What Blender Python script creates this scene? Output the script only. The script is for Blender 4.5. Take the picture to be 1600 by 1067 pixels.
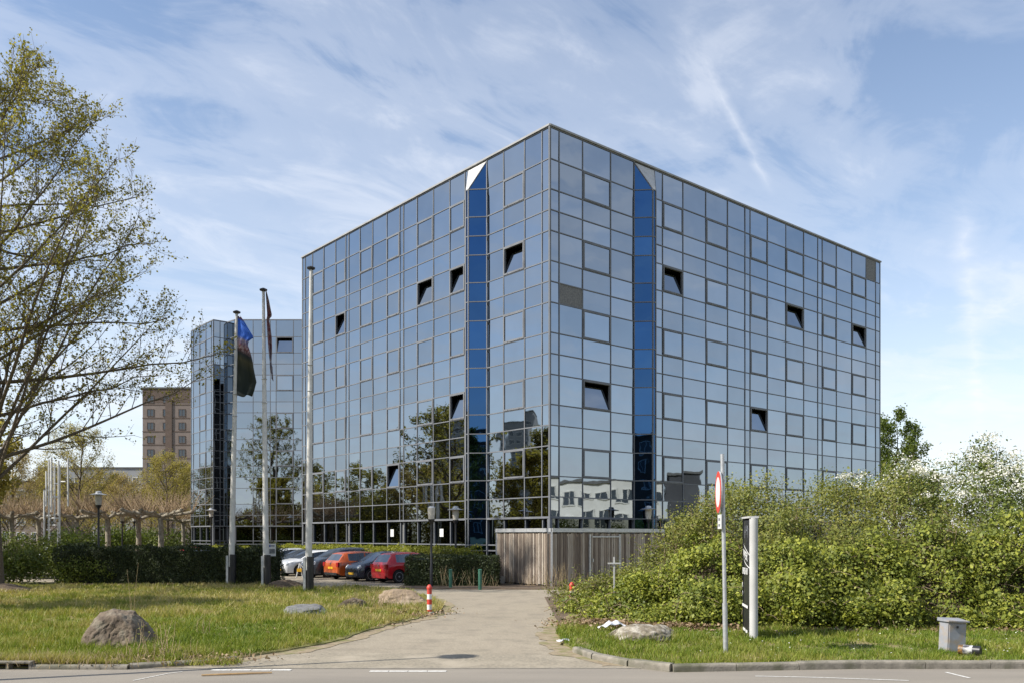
import bpy, math, random
import numpy as np
from mathutils import Vector, Matrix, noise, Euler

# ------------------------------------------------------------------ scene, camera, sky, sun
for o in list(bpy.data.objects):
    bpy.data.objects.remove(o)
scene = bpy.context.scene
COL = scene.collection
EYE = 2.3                      # eye level above the ground, horizon a little below the middle of the frame

cam_data = bpy.data.cameras.new('camera')
cam_data.sensor_width = 36.0
cam_data.lens = 30.375
cam_data.shift_y = 0.189
cam_data.clip_start = 0.1
cam_data.clip_end = 6000
camera = bpy.data.objects.new('camera', cam_data)
camera.location = (0, 0, EYE)
camera.rotation_euler = (math.radians(90), 0, 0)
COL.objects.link(camera)
scene.camera = camera

SUN_EL = math.radians(43)
SHADOW = Vector((0.94, 0.342, 0)).normalized()          # the way shadows fall
TO_SUN = Vector((-SHADOW.x * math.cos(SUN_EL), -SHADOW.y * math.cos(SUN_EL), math.sin(SUN_EL)))
sun_data = bpy.data.lights.new('sun', 'SUN')
sun_data.energy = 5.0
sun_data.angle = math.radians(0.53)
sun_data.color = (1.0, 0.94, 0.85)
sun = bpy.data.objects.new('sun', sun_data)
sun.location = TO_SUN * 100
sun.rotation_euler = TO_SUN.to_track_quat('Z', 'Y').to_euler()
COL.objects.link(sun)

scene.view_settings.view_transform = 'Standard'
scene.view_settings.look = 'None'
scene.view_settings.gamma = 1.0
scene.view_settings.use_curve_mapping = False
scene.view_settings.exposure = 0.5
scene.cycles.max_bounces = 7
scene.cycles.diffuse_bounces = 3
scene.cycles.glossy_bounces = 4
scene.cycles.transmission_bounces = 3
scene.cycles.caustics_reflective = False
scene.cycles.caustics_refractive = False

world = bpy.data.worlds.new('World')
scene.world = world
world.use_nodes = True
WN = world.node_tree
WN.nodes.clear()


class NT:
    """short hand for building node trees"""
    def __init__(self, tree):
        self.t = tree

    def n(self, typ, **kw):
        nd = self.t.nodes.new(typ)
        for k, v in kw.items():
            setattr(nd, k, v)
        return nd

    def link(self, a, b):
        self.t.links.new(a, b)

    def put(self, sock, v):
        if isinstance(v, bpy.types.NodeSocket):
            self.link(v, sock)
        elif isinstance(v, (tuple, list)) and len(v) == 3 and sock.type == 'RGBA':
            sock.default_value = (*v, 1)
        else:
            sock.default_value = v

    def math(self, op, a, b=0.0, c=None, clamp=False):
        nd = self.n('ShaderNodeMath', operation=op, use_clamp=clamp)
        self.put(nd.inputs[0], a)
        self.put(nd.inputs[1], b)
        if c is not None:
            self.put(nd.inputs[2], c)
        return nd.outputs[0]

    def ramp(self, fac, stops, interp='LINEAR'):
        nd = self.n('ShaderNodeValToRGB')
        nd.color_ramp.interpolation = interp
        e = nd.color_ramp.elements
        while len(e) < len(stops):
            e.new(0.5)
        for el, (p, c) in zip(e, stops):
            el.position = p
            if isinstance(c, (int, float)):
                c = (c, c, c)
            el.color = (*c, 1)
        self.put(nd.inputs[0], fac)
        return nd.outputs[0]

    def mix(self, fac, a, b, blend='MIX'):
        nd = self.n('ShaderNodeMix', data_type='RGBA', blend_type=blend)
        self.put(nd.inputs[0], fac)
        self.put(nd.inputs[6], a)
        self.put(nd.inputs[7], b)
        return nd.outputs[2]

    def noise(self, vec, scale, detail=4, rough=0.55, dist=0.0):
        nd = self.n('ShaderNodeTexNoise')
        if vec is not None:
            self.link(vec, nd.inputs['Vector'])
        nd.inputs['Scale'].default_value = scale
        nd.inputs['Detail'].default_value = detail
        nd.inputs['Roughness'].default_value = rough
        nd.inputs['Distortion'].default_value = dist
        return nd.outputs['Fac']


def build_sky():
    w = NT(WN)
    sky = w.n('ShaderNodeTexSky', sky_type='NISHITA')
    sky.sun_disc = False
    sky.sun_elevation = SUN_EL
    sky.sun_rotation = math.atan2(TO_SUN.x, TO_SUN.y)
    sky.altitude = 0
    sky.air_density = 1.0
    sky.dust_density = 0.35
    sky.ozone_density = 1.2
    tc = w.n('ShaderNodeTexCoord')
    sep = w.n('ShaderNodeSeparateXYZ')
    w.link(tc.outputs['Generated'], sep.inputs[0])
    x, y, z = sep.outputs
    zz = w.math('MAXIMUM', z, 0.02)
    zs = w.math('ADD', zz, 0.06)
    px = w.math('DIVIDE', x, zs)
    py = w.math('DIVIDE', y, zs)
    comb = w.n('ShaderNodeCombineXYZ')
    w.link(px, comb.inputs[0]); w.link(py, comb.inputs[1])

    def streak(angle, sx, sy, scale, detail, dist, off):
        mp = w.n('ShaderNodeMapping', vector_type='TEXTURE')
        w.link(comb.outputs[0], mp.inputs[0])
        mp.inputs['Rotation'].default_value = (0, 0, math.radians(angle))
        mp.inputs['Scale'].default_value = (sx, sy, 1)
        mp.inputs['Location'].default_value = off
        return w.noise(mp.outputs[0], scale, detail, 0.6, dist)
    a = streak(36, 1.7, 0.95, 1.0, 9, 0.55, (0.55, 1.15, 0))
    b = streak(55, 1.6, 1.0, 3.4, 9, 0.9, (3.1, 0.4, 0))
    c = streak(20, 1.6, 1.2, 0.6, 4, 0.3, (1.0, 5.2, 0))
    cov = w.ramp(c, [(0.36, 0.42), (0.54, 0.85)])
    m = w.math('ADD', w.math('MULTIPLY', a, 0.62), w.math('MULTIPLY', b, 0.38))
    m = w.ramp(m, [(0.42, 0.0), (0.50, 0.36), (0.60, 0.84)], 'EASE')
    m = w.math('MULTIPLY', m, cov)

    def contrail(p0, d, width, s0, s1, amount):
        dx = w.math('SUBTRACT', px, p0[0]); dy = w.math('SUBTRACT', py, p0[1])
        s = w.math('ADD', w.math('MULTIPLY', dx, d[0]), w.math('MULTIPLY', dy, d[1]))
        t = w.math('SUBTRACT', w.math('MULTIPLY', dx, d[1]), w.math('MULTIPLY', dy, d[0]))
        wob = w.math('MULTIPLY', w.math('SUBTRACT', w.noise(comb.outputs[0], 5.0, 5), 0.5), width * 1.6)
        t = w.math('ABSOLUTE', w.math('ADD', t, wob))
        k = w.math('SUBTRACT', 1.0, w.math('DIVIDE', t, width), clamp=True)
        k = w.math('POWER', k, 1.5)
        e0 = w.math('MULTIPLY', w.math('SUBTRACT', s, s0), 5.0, clamp=True)
        e1 = w.math('MULTIPLY', w.math('SUBTRACT', s1, s), 5.0, clamp=True)
        br = w.ramp(w.noise(comb.outputs[0], 9.0, 4), [(0.3, 0.35), (0.6, 1.0)])
        return w.math('MULTIPLY', w.math('MULTIPLY', w.math('MULTIPLY', k, br), amount), w.math('MULTIPLY', e0, e1))
    zo = lambda dx, dz: (dx / (dz / math.sqrt(1 + dx * dx + dz * dz) + 0.06) / math.sqrt(1 + dx * dx + dz * dz),
                         1 / (dz / math.sqrt(1 + dx * dx + dz * dz) + 0.06) / math.sqrt(1 + dx * dx + dz * dz))
    A = zo(0.207, 0.5785); B = zo(0.304, 0.39)
    L = math.hypot(B[0] - A[0], B[1] - A[1])
    c1 = contrail(A, ((B[0] - A[0]) / L, (B[1] - A[1]) / L), 0.020, 0.0, L, 0.38)
    A2 = zo(0.526, 0.36); B2 = zo(0.54, 0.1156)
    L2 = math.hypot(B2[0] - A2[0], B2[1] - A2[1])
    c2 = contrail(A2, ((B2[0] - A2[0]) / L2, (B2[1] - A2[1]) / L2), 0.055, -0.2, L2 * 1.1, 0.4)
    m = w.math('ADD', m, w.math('ADD', c1, c2), clamp=True)
    # a veil of thin high cloud that thickens towards the horizon, as thin layers do
    veil = w.ramp(zz, [(0.0, 0.72), (0.09, 0.64), (0.2, 0.40), (0.33, 0.17), (0.5, 0.06), (1.0, 0.03)])
    m = w.math('ADD', m, w.math('MULTIPLY', w.math('SUBTRACT', 1.0, m), veil), clamp=True)
    m = w.math('MULTIPLY', m, 0.92)
    col = w.mix(1.0, sky.outputs[0], (0.128, 0.129, 0.130), 'MULTIPLY')
    col = w.mix(m, col, CLOUD)
    bg = w.n('ShaderNodeBackground')
    w.link(col, bg.inputs[0])
    bg.inputs[1].default_value = 1.0
    out = w.n('ShaderNodeOutputWorld')
    w.link(bg.outputs[0], out.inputs[0])


CLOUD = (0.70, 0.725, 0.78)
build_sky()

# ------------------------------------------------------------------ helpers
WM = {}                        # world matrix of every object (all bases are kept in world space)
KEEP = {}


def tag(o, label=None, cat=None, group=None, kind=None):
    if label: o['label'] = label
    if cat: o['category'] = cat
    if group: o['group'] = group
    if kind: o['kind'] = kind
    return o


def link(o, parent=None, M=None):
    COL.objects.link(o)
    M = M if M is not None else Matrix.Identity(4)
    o.matrix_basis = M
    WM[o.name] = M.copy()
    if parent is not None:
        o.parent = parent
        o.matrix_parent_inverse = WM[parent.name].inverted()
    return o


def thing(name, label, cat, loc=(0, 0, 0), rz=0.0, group=None):
    o = bpy.data.objects.new(name, None)
    o.empty_display_size = 0.3
    link(o, None, Matrix.Translation(Vector(loc)) @ Matrix.Rotation(rz, 4, 'Z'))
    return tag(o, label, cat, group)


class MB:
    """collects simple shapes that become ONE mesh"""
    def __init__(self):
        self.v = []; self.f = []; self.m = []; self.cur = 0

    def add(self, vs, fs):
        b = len(self.v)
        self.v.extend([tuple(p) for p in vs])
        self.f.extend([tuple(i + b for i in f) for f in fs])
        self.m.extend([self.cur] * len(fs))
        return self

    def box(self, c, s, M=None):
        x, y, z = s[0] / 2, s[1] / 2, s[2] / 2
        vs = [Vector((c[0] + a * x, c[1] + b * y, c[2] + d * z)) for d in (-1, 1) for b in (-1, 1) for a in (-1, 1)]
        if M is not None: vs = [M @ p for p in vs]
        fs = [(0, 2, 3, 1), (4, 5, 7, 6), (0, 1, 5, 4), (2, 6, 7, 3), (0, 4, 6, 2), (1, 3, 7, 5)]
        return self.add(vs, fs)

    def tube(self, pts, radii, n=8, cap=True):
        pts = [Vector(p) for p in pts]
        vs = []; fs = []
        for i, p in enumerate(pts):
            a = pts[max(0, i - 1)]; b = pts[min(len(pts) - 1, i + 1)]
            d = (b - a).normalized()
            ref = Vector((0, 0, 1)) if abs(d.z) < 0.9 else Vector((1, 0, 0))
            u = d.cross(ref).normalized(); w = d.cross(u)
            r = radii[i] if isinstance(radii, (list, tuple)) else radii
            for k in range(n):
                t = 2 * math.pi * k / n
                vs.append(p + (u * math.cos(t) + w * math.sin(t)) * r)
        for i in range(len(pts) - 1):
            for k in range(n):
                k2 = (k + 1) % n
                fs.append((i * n + k, i * n + k2, (i + 1) * n + k2, (i + 1) * n + k))
        if cap:
            fs.append(tuple(range(n - 1, -1, -1)))
            fs.append(tuple((len(pts) - 1) * n + k for k in range(n)))
        return self.add(vs, fs)

    def lathe(self, prof, n=16, M=None, cap=True):
        vs = []; fs = []
        for r, z in prof:
            for k in range(n):
                t = 2 * math.pi * k / n
                p = Vector((r * math.cos(t), r * math.sin(t), z))
                vs.append(M @ p if M is not None else p)
        for i in range(len(prof) - 1):
            for k in range(n):
                k2 = (k + 1) % n
                fs.append((i * n + k, i * n + k2, (i + 1) * n + k2, (i + 1) * n + k))
        if cap:
            fs.append(tuple(range(n - 1, -1, -1)))
            fs.append(tuple((len(prof) - 1) * n + k for k in range(n)))
        return self.add(vs, fs)

    def prism(self, poly, z0, z1, M=None):
        n = len(poly)
        vs = [Vector((p[0], p[1], z0)) for p in poly] + [Vector((p[0], p[1], z1)) for p in poly]
        if M is not None: vs = [M @ p for p in vs]
        fs = [tuple(range(n - 1, -1, -1)), tuple(range(n, 2 * n))]
        for i in range(n):
            j = (i + 1) % n
            fs.append((i, j, n + j, n + i))
        return self.add(vs, fs)

    def mesh(self, name, mat, smooth=False, angle=None):
        me = bpy.data.meshes.new(name)
        me.from_pydata(self.v, [], self.f)
        for mt in (mat if isinstance(mat, (list, tuple)) else [mat]):
            me.materials.append(mt)
        if any(self.m): me.polygons.foreach_set('material_index', self.m)
        if smooth:
            me.polygons.foreach_set('use_smooth', [True] * len(me.polygons))
            if angle: me.set_sharp_from_angle(angle=math.radians(angle))
        me.update()
        return me

    def build(self, name, mat, parent=None, M=None, smooth=False, angle=None):
        return link(bpy.data.objects.new(name, self.mesh(name, mat, smooth, angle)), parent, M)


def place(name, me, parent=None, M=None):
    return link(bpy.data.objects.new(name, me), parent, M)


def np_mesh(name, V, F, mat, tint=None, smooth=False):
    """V (n,3), F (m,k) arrays, quick build"""
    me = bpy.data.meshes.new(name)
    n, m, k = len(V), len(F), F.shape[1]
    me.vertices.add(n); me.loops.add(m * k); me.polygons.add(m)
    me.vertices.foreach_set('co', np.ascontiguousarray(V, dtype=np.float32).ravel())
    me.loops.foreach_set('vertex_index', np.ascontiguousarray(F, dtype=np.int32).ravel())
    me.polygons.foreach_set('loop_start', np.arange(0, m * k, k, dtype=np.int32))
    if smooth: me.polygons.foreach_set('use_smooth', np.ones(m, dtype=bool))
    me.materials.append(mat)
    if tint is not None:
        at = me.attributes.new('tint', 'FLOAT', 'POINT')
        at.data.foreach_set('value', np.ascontiguousarray(tint, dtype=np.float32))
    me.update(calc_edges=True)
    return me


def unit(a):
    return a / np.maximum(np.linalg.norm(a, axis=1, keepdims=True), 1e-9)


def leaf_mesh(name, C, N, size, mat, rng, aspect=0.62, tint=None):
    """one rhombic leaf face at each centre C with about the normal N"""
    n = len(C)
    N = unit(N)
    R = unit(rng.normal(size=(n, 3)))
    T = unit(np.cross(N, R))
    B = np.cross(N, T)
    s = np.asarray(size).reshape(-1, 1) * np.ones((n, 1))
    bend = N * s * 0.12
    V = np.empty((n, 4, 3))
    V[:, 0] = C - T * s * 0.5
    V[:, 1] = C + B * s * 0.5 * aspect + bend
    V[:, 2] = C + T * s * 0.5
    V[:, 3] = C - B * s * 0.5 * aspect + bend
    F = np.arange(n * 4).reshape(n, 4)
    if tint is None: tint = rng.random(n)
    return np_mesh(name, V.reshape(-1, 3), F, mat, np.repeat(tint, 4))


def tubes_mesh(name, polys, mat, sides=5):
    """polys: list of (points (k,3), radii (k,)); all become one mesh"""
    Vs = []; Fs = []; b = 0
    ang = np.arange(sides) * 2 * np.pi / sides
    ca, sa = np.cos(ang)[None, :, None], np.sin(ang)[None, :, None]
    for P, r in polys:
        P = np.asarray(P, float); r = np.asarray(r, float)
        k = len(P)
        d = np.gradient(P, axis=0)
        d = unit(d)
        ref = np.array([0.31, 0.17, 0.93]) if abs(d[0, 2]) < 0.85 else np.array([1.0, 0.1, 0.0])
        u = unit(np.cross(d, ref)); w = np.cross(d, u)
        ring = P[:, None, :] + (u[:, None, :] * ca + w[:, None, :] * sa) * r[:, None, None]
        Vs.append(ring.reshape(-1, 3))
        i = np.arange(k - 1)[:, None] * sides; j = np.arange(sides)[None, :]; j2 = (j + 1) % sides
        F = np.stack([i + j, i + j2, i + sides + j2, i + sides + j], -1).reshape(-1, 4) + b
        Fs.append(F); b += k * sides
    return np_mesh(name, np.concatenate(Vs), np.concatenate(Fs), mat, None, True)


def gpt(px, py, z=0.0):
    """ground point seen at a place of the 1600 x 1067 photograph"""
    Y = 1350 * (EYE - z) / (py - 836.0)
    return ((px - 800) / 1350 * Y, Y)


def in_poly(P, poly):
    x, y = P[:, 0], P[:, 1]
    inside = np.zeros(len(P), bool)
    n = len(poly)
    for i in range(n):
        x0, y0 = poly[i]; x1, y1 = poly[(i + 1) % n]
        c = ((y0 > y) != (y1 > y)) & (x < (x1 - x0) * (y - y0) / (y1 - y0 + 1e-12) + x0)
        inside ^= c
    return inside


# ------------------------------------------------------------------ materials
MATS = {}


def principled(name):
    m = bpy.data.materials.new(name)
    m.use_nodes = True
    t = NT(m.node_tree)
    b = m.node_tree.nodes['Principled BSDF']
    MATS[name] = m
    return m, t, b


def pmat(name, c1, c2=None, scale=8.0, rough=0.7, metal=0.0, bump=0.0, bscale=None, detail=5, spec=0.5, lo=0.35, hi=0.65, c3=None, scale3=1.0):
    m, t, b = principled(name)
    geo = t.n('ShaderNodeNewGeometry')
    pos = geo.outputs['Position']
    if c2 is not None:
        f = t.ramp(t.noise(pos, scale, detail), [(lo, 0.0), (hi, 1.0)])
        col = t.mix(f, c1, c2)
        if c3 is not None:
            f3 = t.ramp(t.noise(pos, scale3, 4), [(0.48, 0.0), (0.66, 1.0)])
            col = t.mix(f3, col, c3)
        t.link(col, b.inputs['Base Color'])
    else:
        b.inputs['Base Color'].default_value = (*c1, 1)
    b.inputs['Roughness'].default_value = rough
    b.inputs['Metallic'].default_value = metal
    b.inputs['Specular IOR Level'].default_value = spec
    if bump:
        bp = t.n('ShaderNodeBump')
        bp.inputs['Strength'].default_value = 1.0
        bp.inputs['Distance'].default_value = bump
        t.link(t.noise(pos, bscale or scale * 2, 6), bp.inputs['Height'])
        t.link(bp.outputs[0], b.inputs['Normal'])
    return m


def leaf_mat(name, cols, transl=0.3, rough=0.55):
    """leaf colour varies from leaf to leaf by its own random number"""
    m, t, b = principled(name)
    at = t.n('ShaderNodeAttribute', attribute_name='tint')
    n = len(cols)
    col = t.ramp(at.outputs['Fac'], [(i / (n - 1), c) for i, c in enumerate(cols)])
    t.link(col, b.inputs['Base Color'])
    b.inputs['Roughness'].default_value = rough
    b.inputs['Specular IOR Level'].default_value = 0.3
    tr = t.n('ShaderNodeBsdfTranslucent')
    br = t.mix(1.0, col, (1.25, 1.3, 0.6), 'MULTIPLY')
    t.link(br, tr.inputs[0])
    mx = t.n('ShaderNodeMixShader')
    mx.inputs[0].default_value = transl
    t.link(b.outputs[0], mx.inputs[1]); t.link(tr.outputs[0], mx.inputs[2])
    t.link(mx.outputs[0], m.node_tree.nodes['Material Output'].inputs[0])
    return m


def glass_mat(name, base, wav=0.0006, rough=0.015, var=0.12, edge=(0.80, 0.86, 0.93)):
    """metal coated solar glass: a tinted mirror, every pane slightly wavy and of slightly different tint"""
    m, t, b = principled(name)
    geo = t.n('ShaderNodeNewGeometry')
    oi = t.n('ShaderNodeObjectInfo')
    isl = t.math('ADD', oi.outputs['Random'], geo.outputs['Random Per Island'])
    isl = t.math('FRACT', isl)
    k = t.math('ADD', t.math('MULTIPLY', isl, var), 1.0 - var / 2)
    dirt = t.ramp(t.noise(geo.outputs['Position'], 0.8, 5), [(0.3, 0.93), (0.7, 1.0)])
    k = t.math('MULTIPLY', k, dirt)
    cc = t.n('ShaderNodeCombineXYZ')
    for i in range(3): t.link(k, cc.inputs[i])
    col = t.mix(1.0, (*base,), cc.outputs[0], 'MULTIPLY')
    t.link(col, b.inputs['Base Color'])
    b.inputs['Metallic'].default_value = 1.0
    b.inputs['Roughness'].default_value = rough
    b.inputs['Specular Tint'].default_value = (*edge, 1)
    off = t.n('ShaderNodeVectorMath', operation='SCALE')
    t.link(geo.outputs['Position'], off.inputs[0]); off.inputs['Scale'].default_value = 1.0
    sh = t.n('ShaderNodeVectorMath', operation='ADD')
    cx = t.n('ShaderNodeCombineXYZ')
    t.link(t.math('MULTIPLY', isl, 50.0), cx.inputs[0]); t.link(t.math('MULTIPLY', isl, 31.0), cx.inputs[2])
    t.link(off.outputs[0], sh.inputs[0]); t.link(cx.outputs[0], sh.inputs[1])
    bp = t.n('ShaderNodeBump')
    bp.inputs['Strength'].default_value = 1.0
    bp.inputs['Distance'].default_value = wav
    t.link(t.noise(sh.outputs[0], 0.9, 1.5, 0.4), bp.inputs['Height'])
    t.link(bp.outputs[0], b.inputs['Normal'])
    return m


def paint_mat(name, col, rough=0.25, metal=0.0):
    m, t, b = principled(name)
    b.inputs['Base Color'].default_value = (*col, 1)
    b.inputs['Roughness'].default_value = rough
    b.inputs['Metallic'].default_value = metal
    b.inputs['Coat Weight'].default_value = 0.6
    b.inputs['Coat Roughness'].default_value = 0.06
    return m


G_MAIN = glass_mat('mirror_glass', (0.30, 0.338, 0.378), 0.0032, var=0.18)
G_BAY = glass_mat('bay_glass', (0.045, 0.112, 0.235), 0.006, var=0.3)
G_LOW = glass_mat('ground_floor_glass', (0.10, 0.115, 0.115), 0.0014)
ALU = pmat('aluminium', (0.185, 0.195, 0.21), (0.15, 0.157, 0.17), 1.5, 0.6, spec=0.1)
COPING = pmat('coping_metal', (0.34, 0.34, 0.34), (0.28, 0.28, 0.28), 1.5, 0.6, spec=0.2)
ALU_W = pmat('aluminium_cap', (0.50, 0.50, 0.49), (0.42, 0.42, 0.41), 2.5, 0.6, spec=0.3)
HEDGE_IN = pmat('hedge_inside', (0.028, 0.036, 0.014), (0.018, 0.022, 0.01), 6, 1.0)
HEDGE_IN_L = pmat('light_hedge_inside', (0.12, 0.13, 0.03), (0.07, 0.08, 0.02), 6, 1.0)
INNER = pmat('interior_dark', (0.03, 0.03, 0.034), (0.02, 0.02, 0.022), 0.6, 0.9)
PANEL = pmat('stone_panel', (0.12, 0.12, 0.12), (0.2, 0.2, 0.19), 14, 0.8, bump=0.004, bscale=30)
ROOFM = pmat('roof_felt', (0.1, 0.1, 0.1), (0.14, 0.14, 0.13), 2, 0.9)
BLACK = pmat('black_metal', (0.014, 0.014, 0.016), (0.02, 0.02, 0.022), 5, 0.4)
RUBBER = pmat('rubber', (0.015, 0.015, 0.016), (0.025, 0.025, 0.025), 12, 0.85)
STEEL = pmat('galvanised_steel', (0.42, 0.43, 0.44), (0.54, 0.55, 0.55), 9, 0.45, 0.5)
WHITE_P = pmat('white_paint', (0.74, 0.74, 0.72), (0.62, 0.62, 0.60), 3, 0.45)
POLE_W = pmat('pole_white', (0.62, 0.61, 0.58), (0.5, 0.49, 0.46), 4, 0.45)
RED_P = pmat('red_paint', (0.62, 0.05, 0.03), (0.5, 0.06, 0.04), 7, 0.5)
GREEN_P = pmat('green_paint', (0.025, 0.12, 0.075), (0.05, 0.15, 0.1), 14, 0.55)
YELLOW_P = pmat('plate_yellow', (0.75, 0.42, 0.02), (0.68, 0.38, 0.02), 5, 0.45)
CONCRETE = pmat('concrete', (0.34, 0.32, 0.28), (0.22, 0.205, 0.18), 5, 0.9, bump=0.006, bscale=25)
KERB_M = pmat('kerb_concrete', (0.27, 0.245, 0.20), (0.17, 0.155, 0.125), 6, 0.95, bump=0.008, bscale=30, c3=(0.10, 0.10, 0.06), scale3=1.6)
BARK = pmat('bark', (0.15, 0.12, 0.085), (0.085, 0.065, 0.045), 14, 0.95, bump=0.02, bscale=18)
BARK_P = pmat('plane_bark', (0.34, 0.31, 0.24), (0.17, 0.14, 0.10), 6, 0.95, bump=0.01, bscale=15)
TWIG = pmat('twig', (0.18, 0.13, 0.08), (0.27, 0.205, 0.13), 6, 0.9)
TWIG_P = pmat('pollard_shoot', (0.36, 0.265, 0.165), (0.29, 0.205, 0.12), 4, 0.9)
SOIL = pmat('soil', (0.14, 0.10, 0.065), (0.085, 0.06, 0.04), 7, 1.0, bump=0.02, bscale=20)
ROCK_B = pmat('rock_brown', (0.17, 0.13, 0.09), (0.09, 0.066, 0.046), 5, 0.9, bump=0.03, bscale=14, c3=(0.22, 0.19, 0.14), scale3=3)
ROCK_S = pmat('rock_sandy', (0.30, 0.225, 0.15), (0.19, 0.14, 0.095), 5, 0.9, bump=0.03, bscale=12, c3=(0.36, 0.28, 0.2), scale3=2.5)
ROCK_G = pmat('rock_grey', (0.19, 0.19, 0.185), (0.11, 0.11, 0.11), 6, 0.9, bump=0.015, bscale=16)
ROCK_W = pmat('rock_pale', (0.24, 0.205, 0.15), (0.12, 0.10, 0.07), 7, 0.9, bump=0.04, bscale=12, c3=(0.42, 0.39, 0.33), scale3=5)
CAR_GLASS = pmat('car_glass', (0.16, 0.18, 0.20), None, rough=0.05, metal=0.75)
CHROME = pmat('chrome', (0.6, 0.6, 0.62), None, rough=0.18, metal=1.0)
LAMP_GLASS = pmat('lamp_glass', (0.55, 0.52, 0.46), (0.42, 0.40, 0.35), 9, 0.25)
PLASTIC = pmat('white_plastic', (0.78, 0.78, 0.80), (0.7, 0.7, 0.72), 6, 0.35)

L_TREE = leaf_mat('maple_leaf', [(0.16, 0.145, 0.03), (0.23, 0.205, 0.045), (0.33, 0.28, 0.07)], 0.5)
L_BRAMBLE = leaf_mat('bramble_leaf', [(0.06, 0.088, 0.014), (0.16, 0.19, 0.027), (0.35, 0.36, 0.055)], 0.22)
L_SHRUB = leaf_mat('shrub_leaf', [(0.08, 0.105, 0.02), (0.155, 0.175, 0.034), (0.275, 0.26, 0.06)], 0.25)
L_HAW = leaf_mat('hawthorn_leaf', [(0.08, 0.11, 0.02), (0.12, 0.155, 0.03), (0.17, 0.19, 0.04)], 0.28)
L_BLOSSOM = leaf_mat('blossom', [(0.66, 0.64, 0.58), (0.78, 0.77, 0.72)], 0.2)
L_YEW = leaf_mat('yew_leaf', [(0.022, 0.034, 0.012), (0.034, 0.05, 0.015), (0.06, 0.075, 0.02)], 0.12)
L_LIGHT = leaf_mat('light_hedge_leaf', [(0.16, 0.19, 0.02), (0.26, 0.27, 0.03), (0.34, 0.33, 0.05)], 0.25)
L_BUD = leaf_mat('bud_leaf', [(0.30, 0.225, 0.13), (0.36, 0.275, 0.135), (0.40, 0.32, 0.13)], 0.45)
L_WILLOW = leaf_mat('willow_leaf', [(0.24, 0.205, 0.06), (0.32, 0.27, 0.075), (0.38, 0.32, 0.09)], 0.45)
L_DARK = leaf_mat('dark_tree_leaf', [(0.17, 0.16, 0.055), (0.23, 0.205, 0.07), (0.30, 0.25, 0.10)], 0.55)
L_GREEN = leaf_mat('green_tree_leaf', [(0.08, 0.12, 0.022), (0.12, 0.16, 0.03), (0.16, 0.195, 0.045)], 0.45)
L_GRASS = leaf_mat('grass_blade', [(0.115, 0.175, 0.018), (0.20, 0.245, 0.03), (0.30, 0.285, 0.07), (0.43, 0.36, 0.17)], 0.3)
L_DRY = leaf_mat('dry_leaf', [(0.16, 0.10, 0.055), (0.27, 0.185, 0.11), (0.42, 0.32, 0.21)], 0.1)

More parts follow.
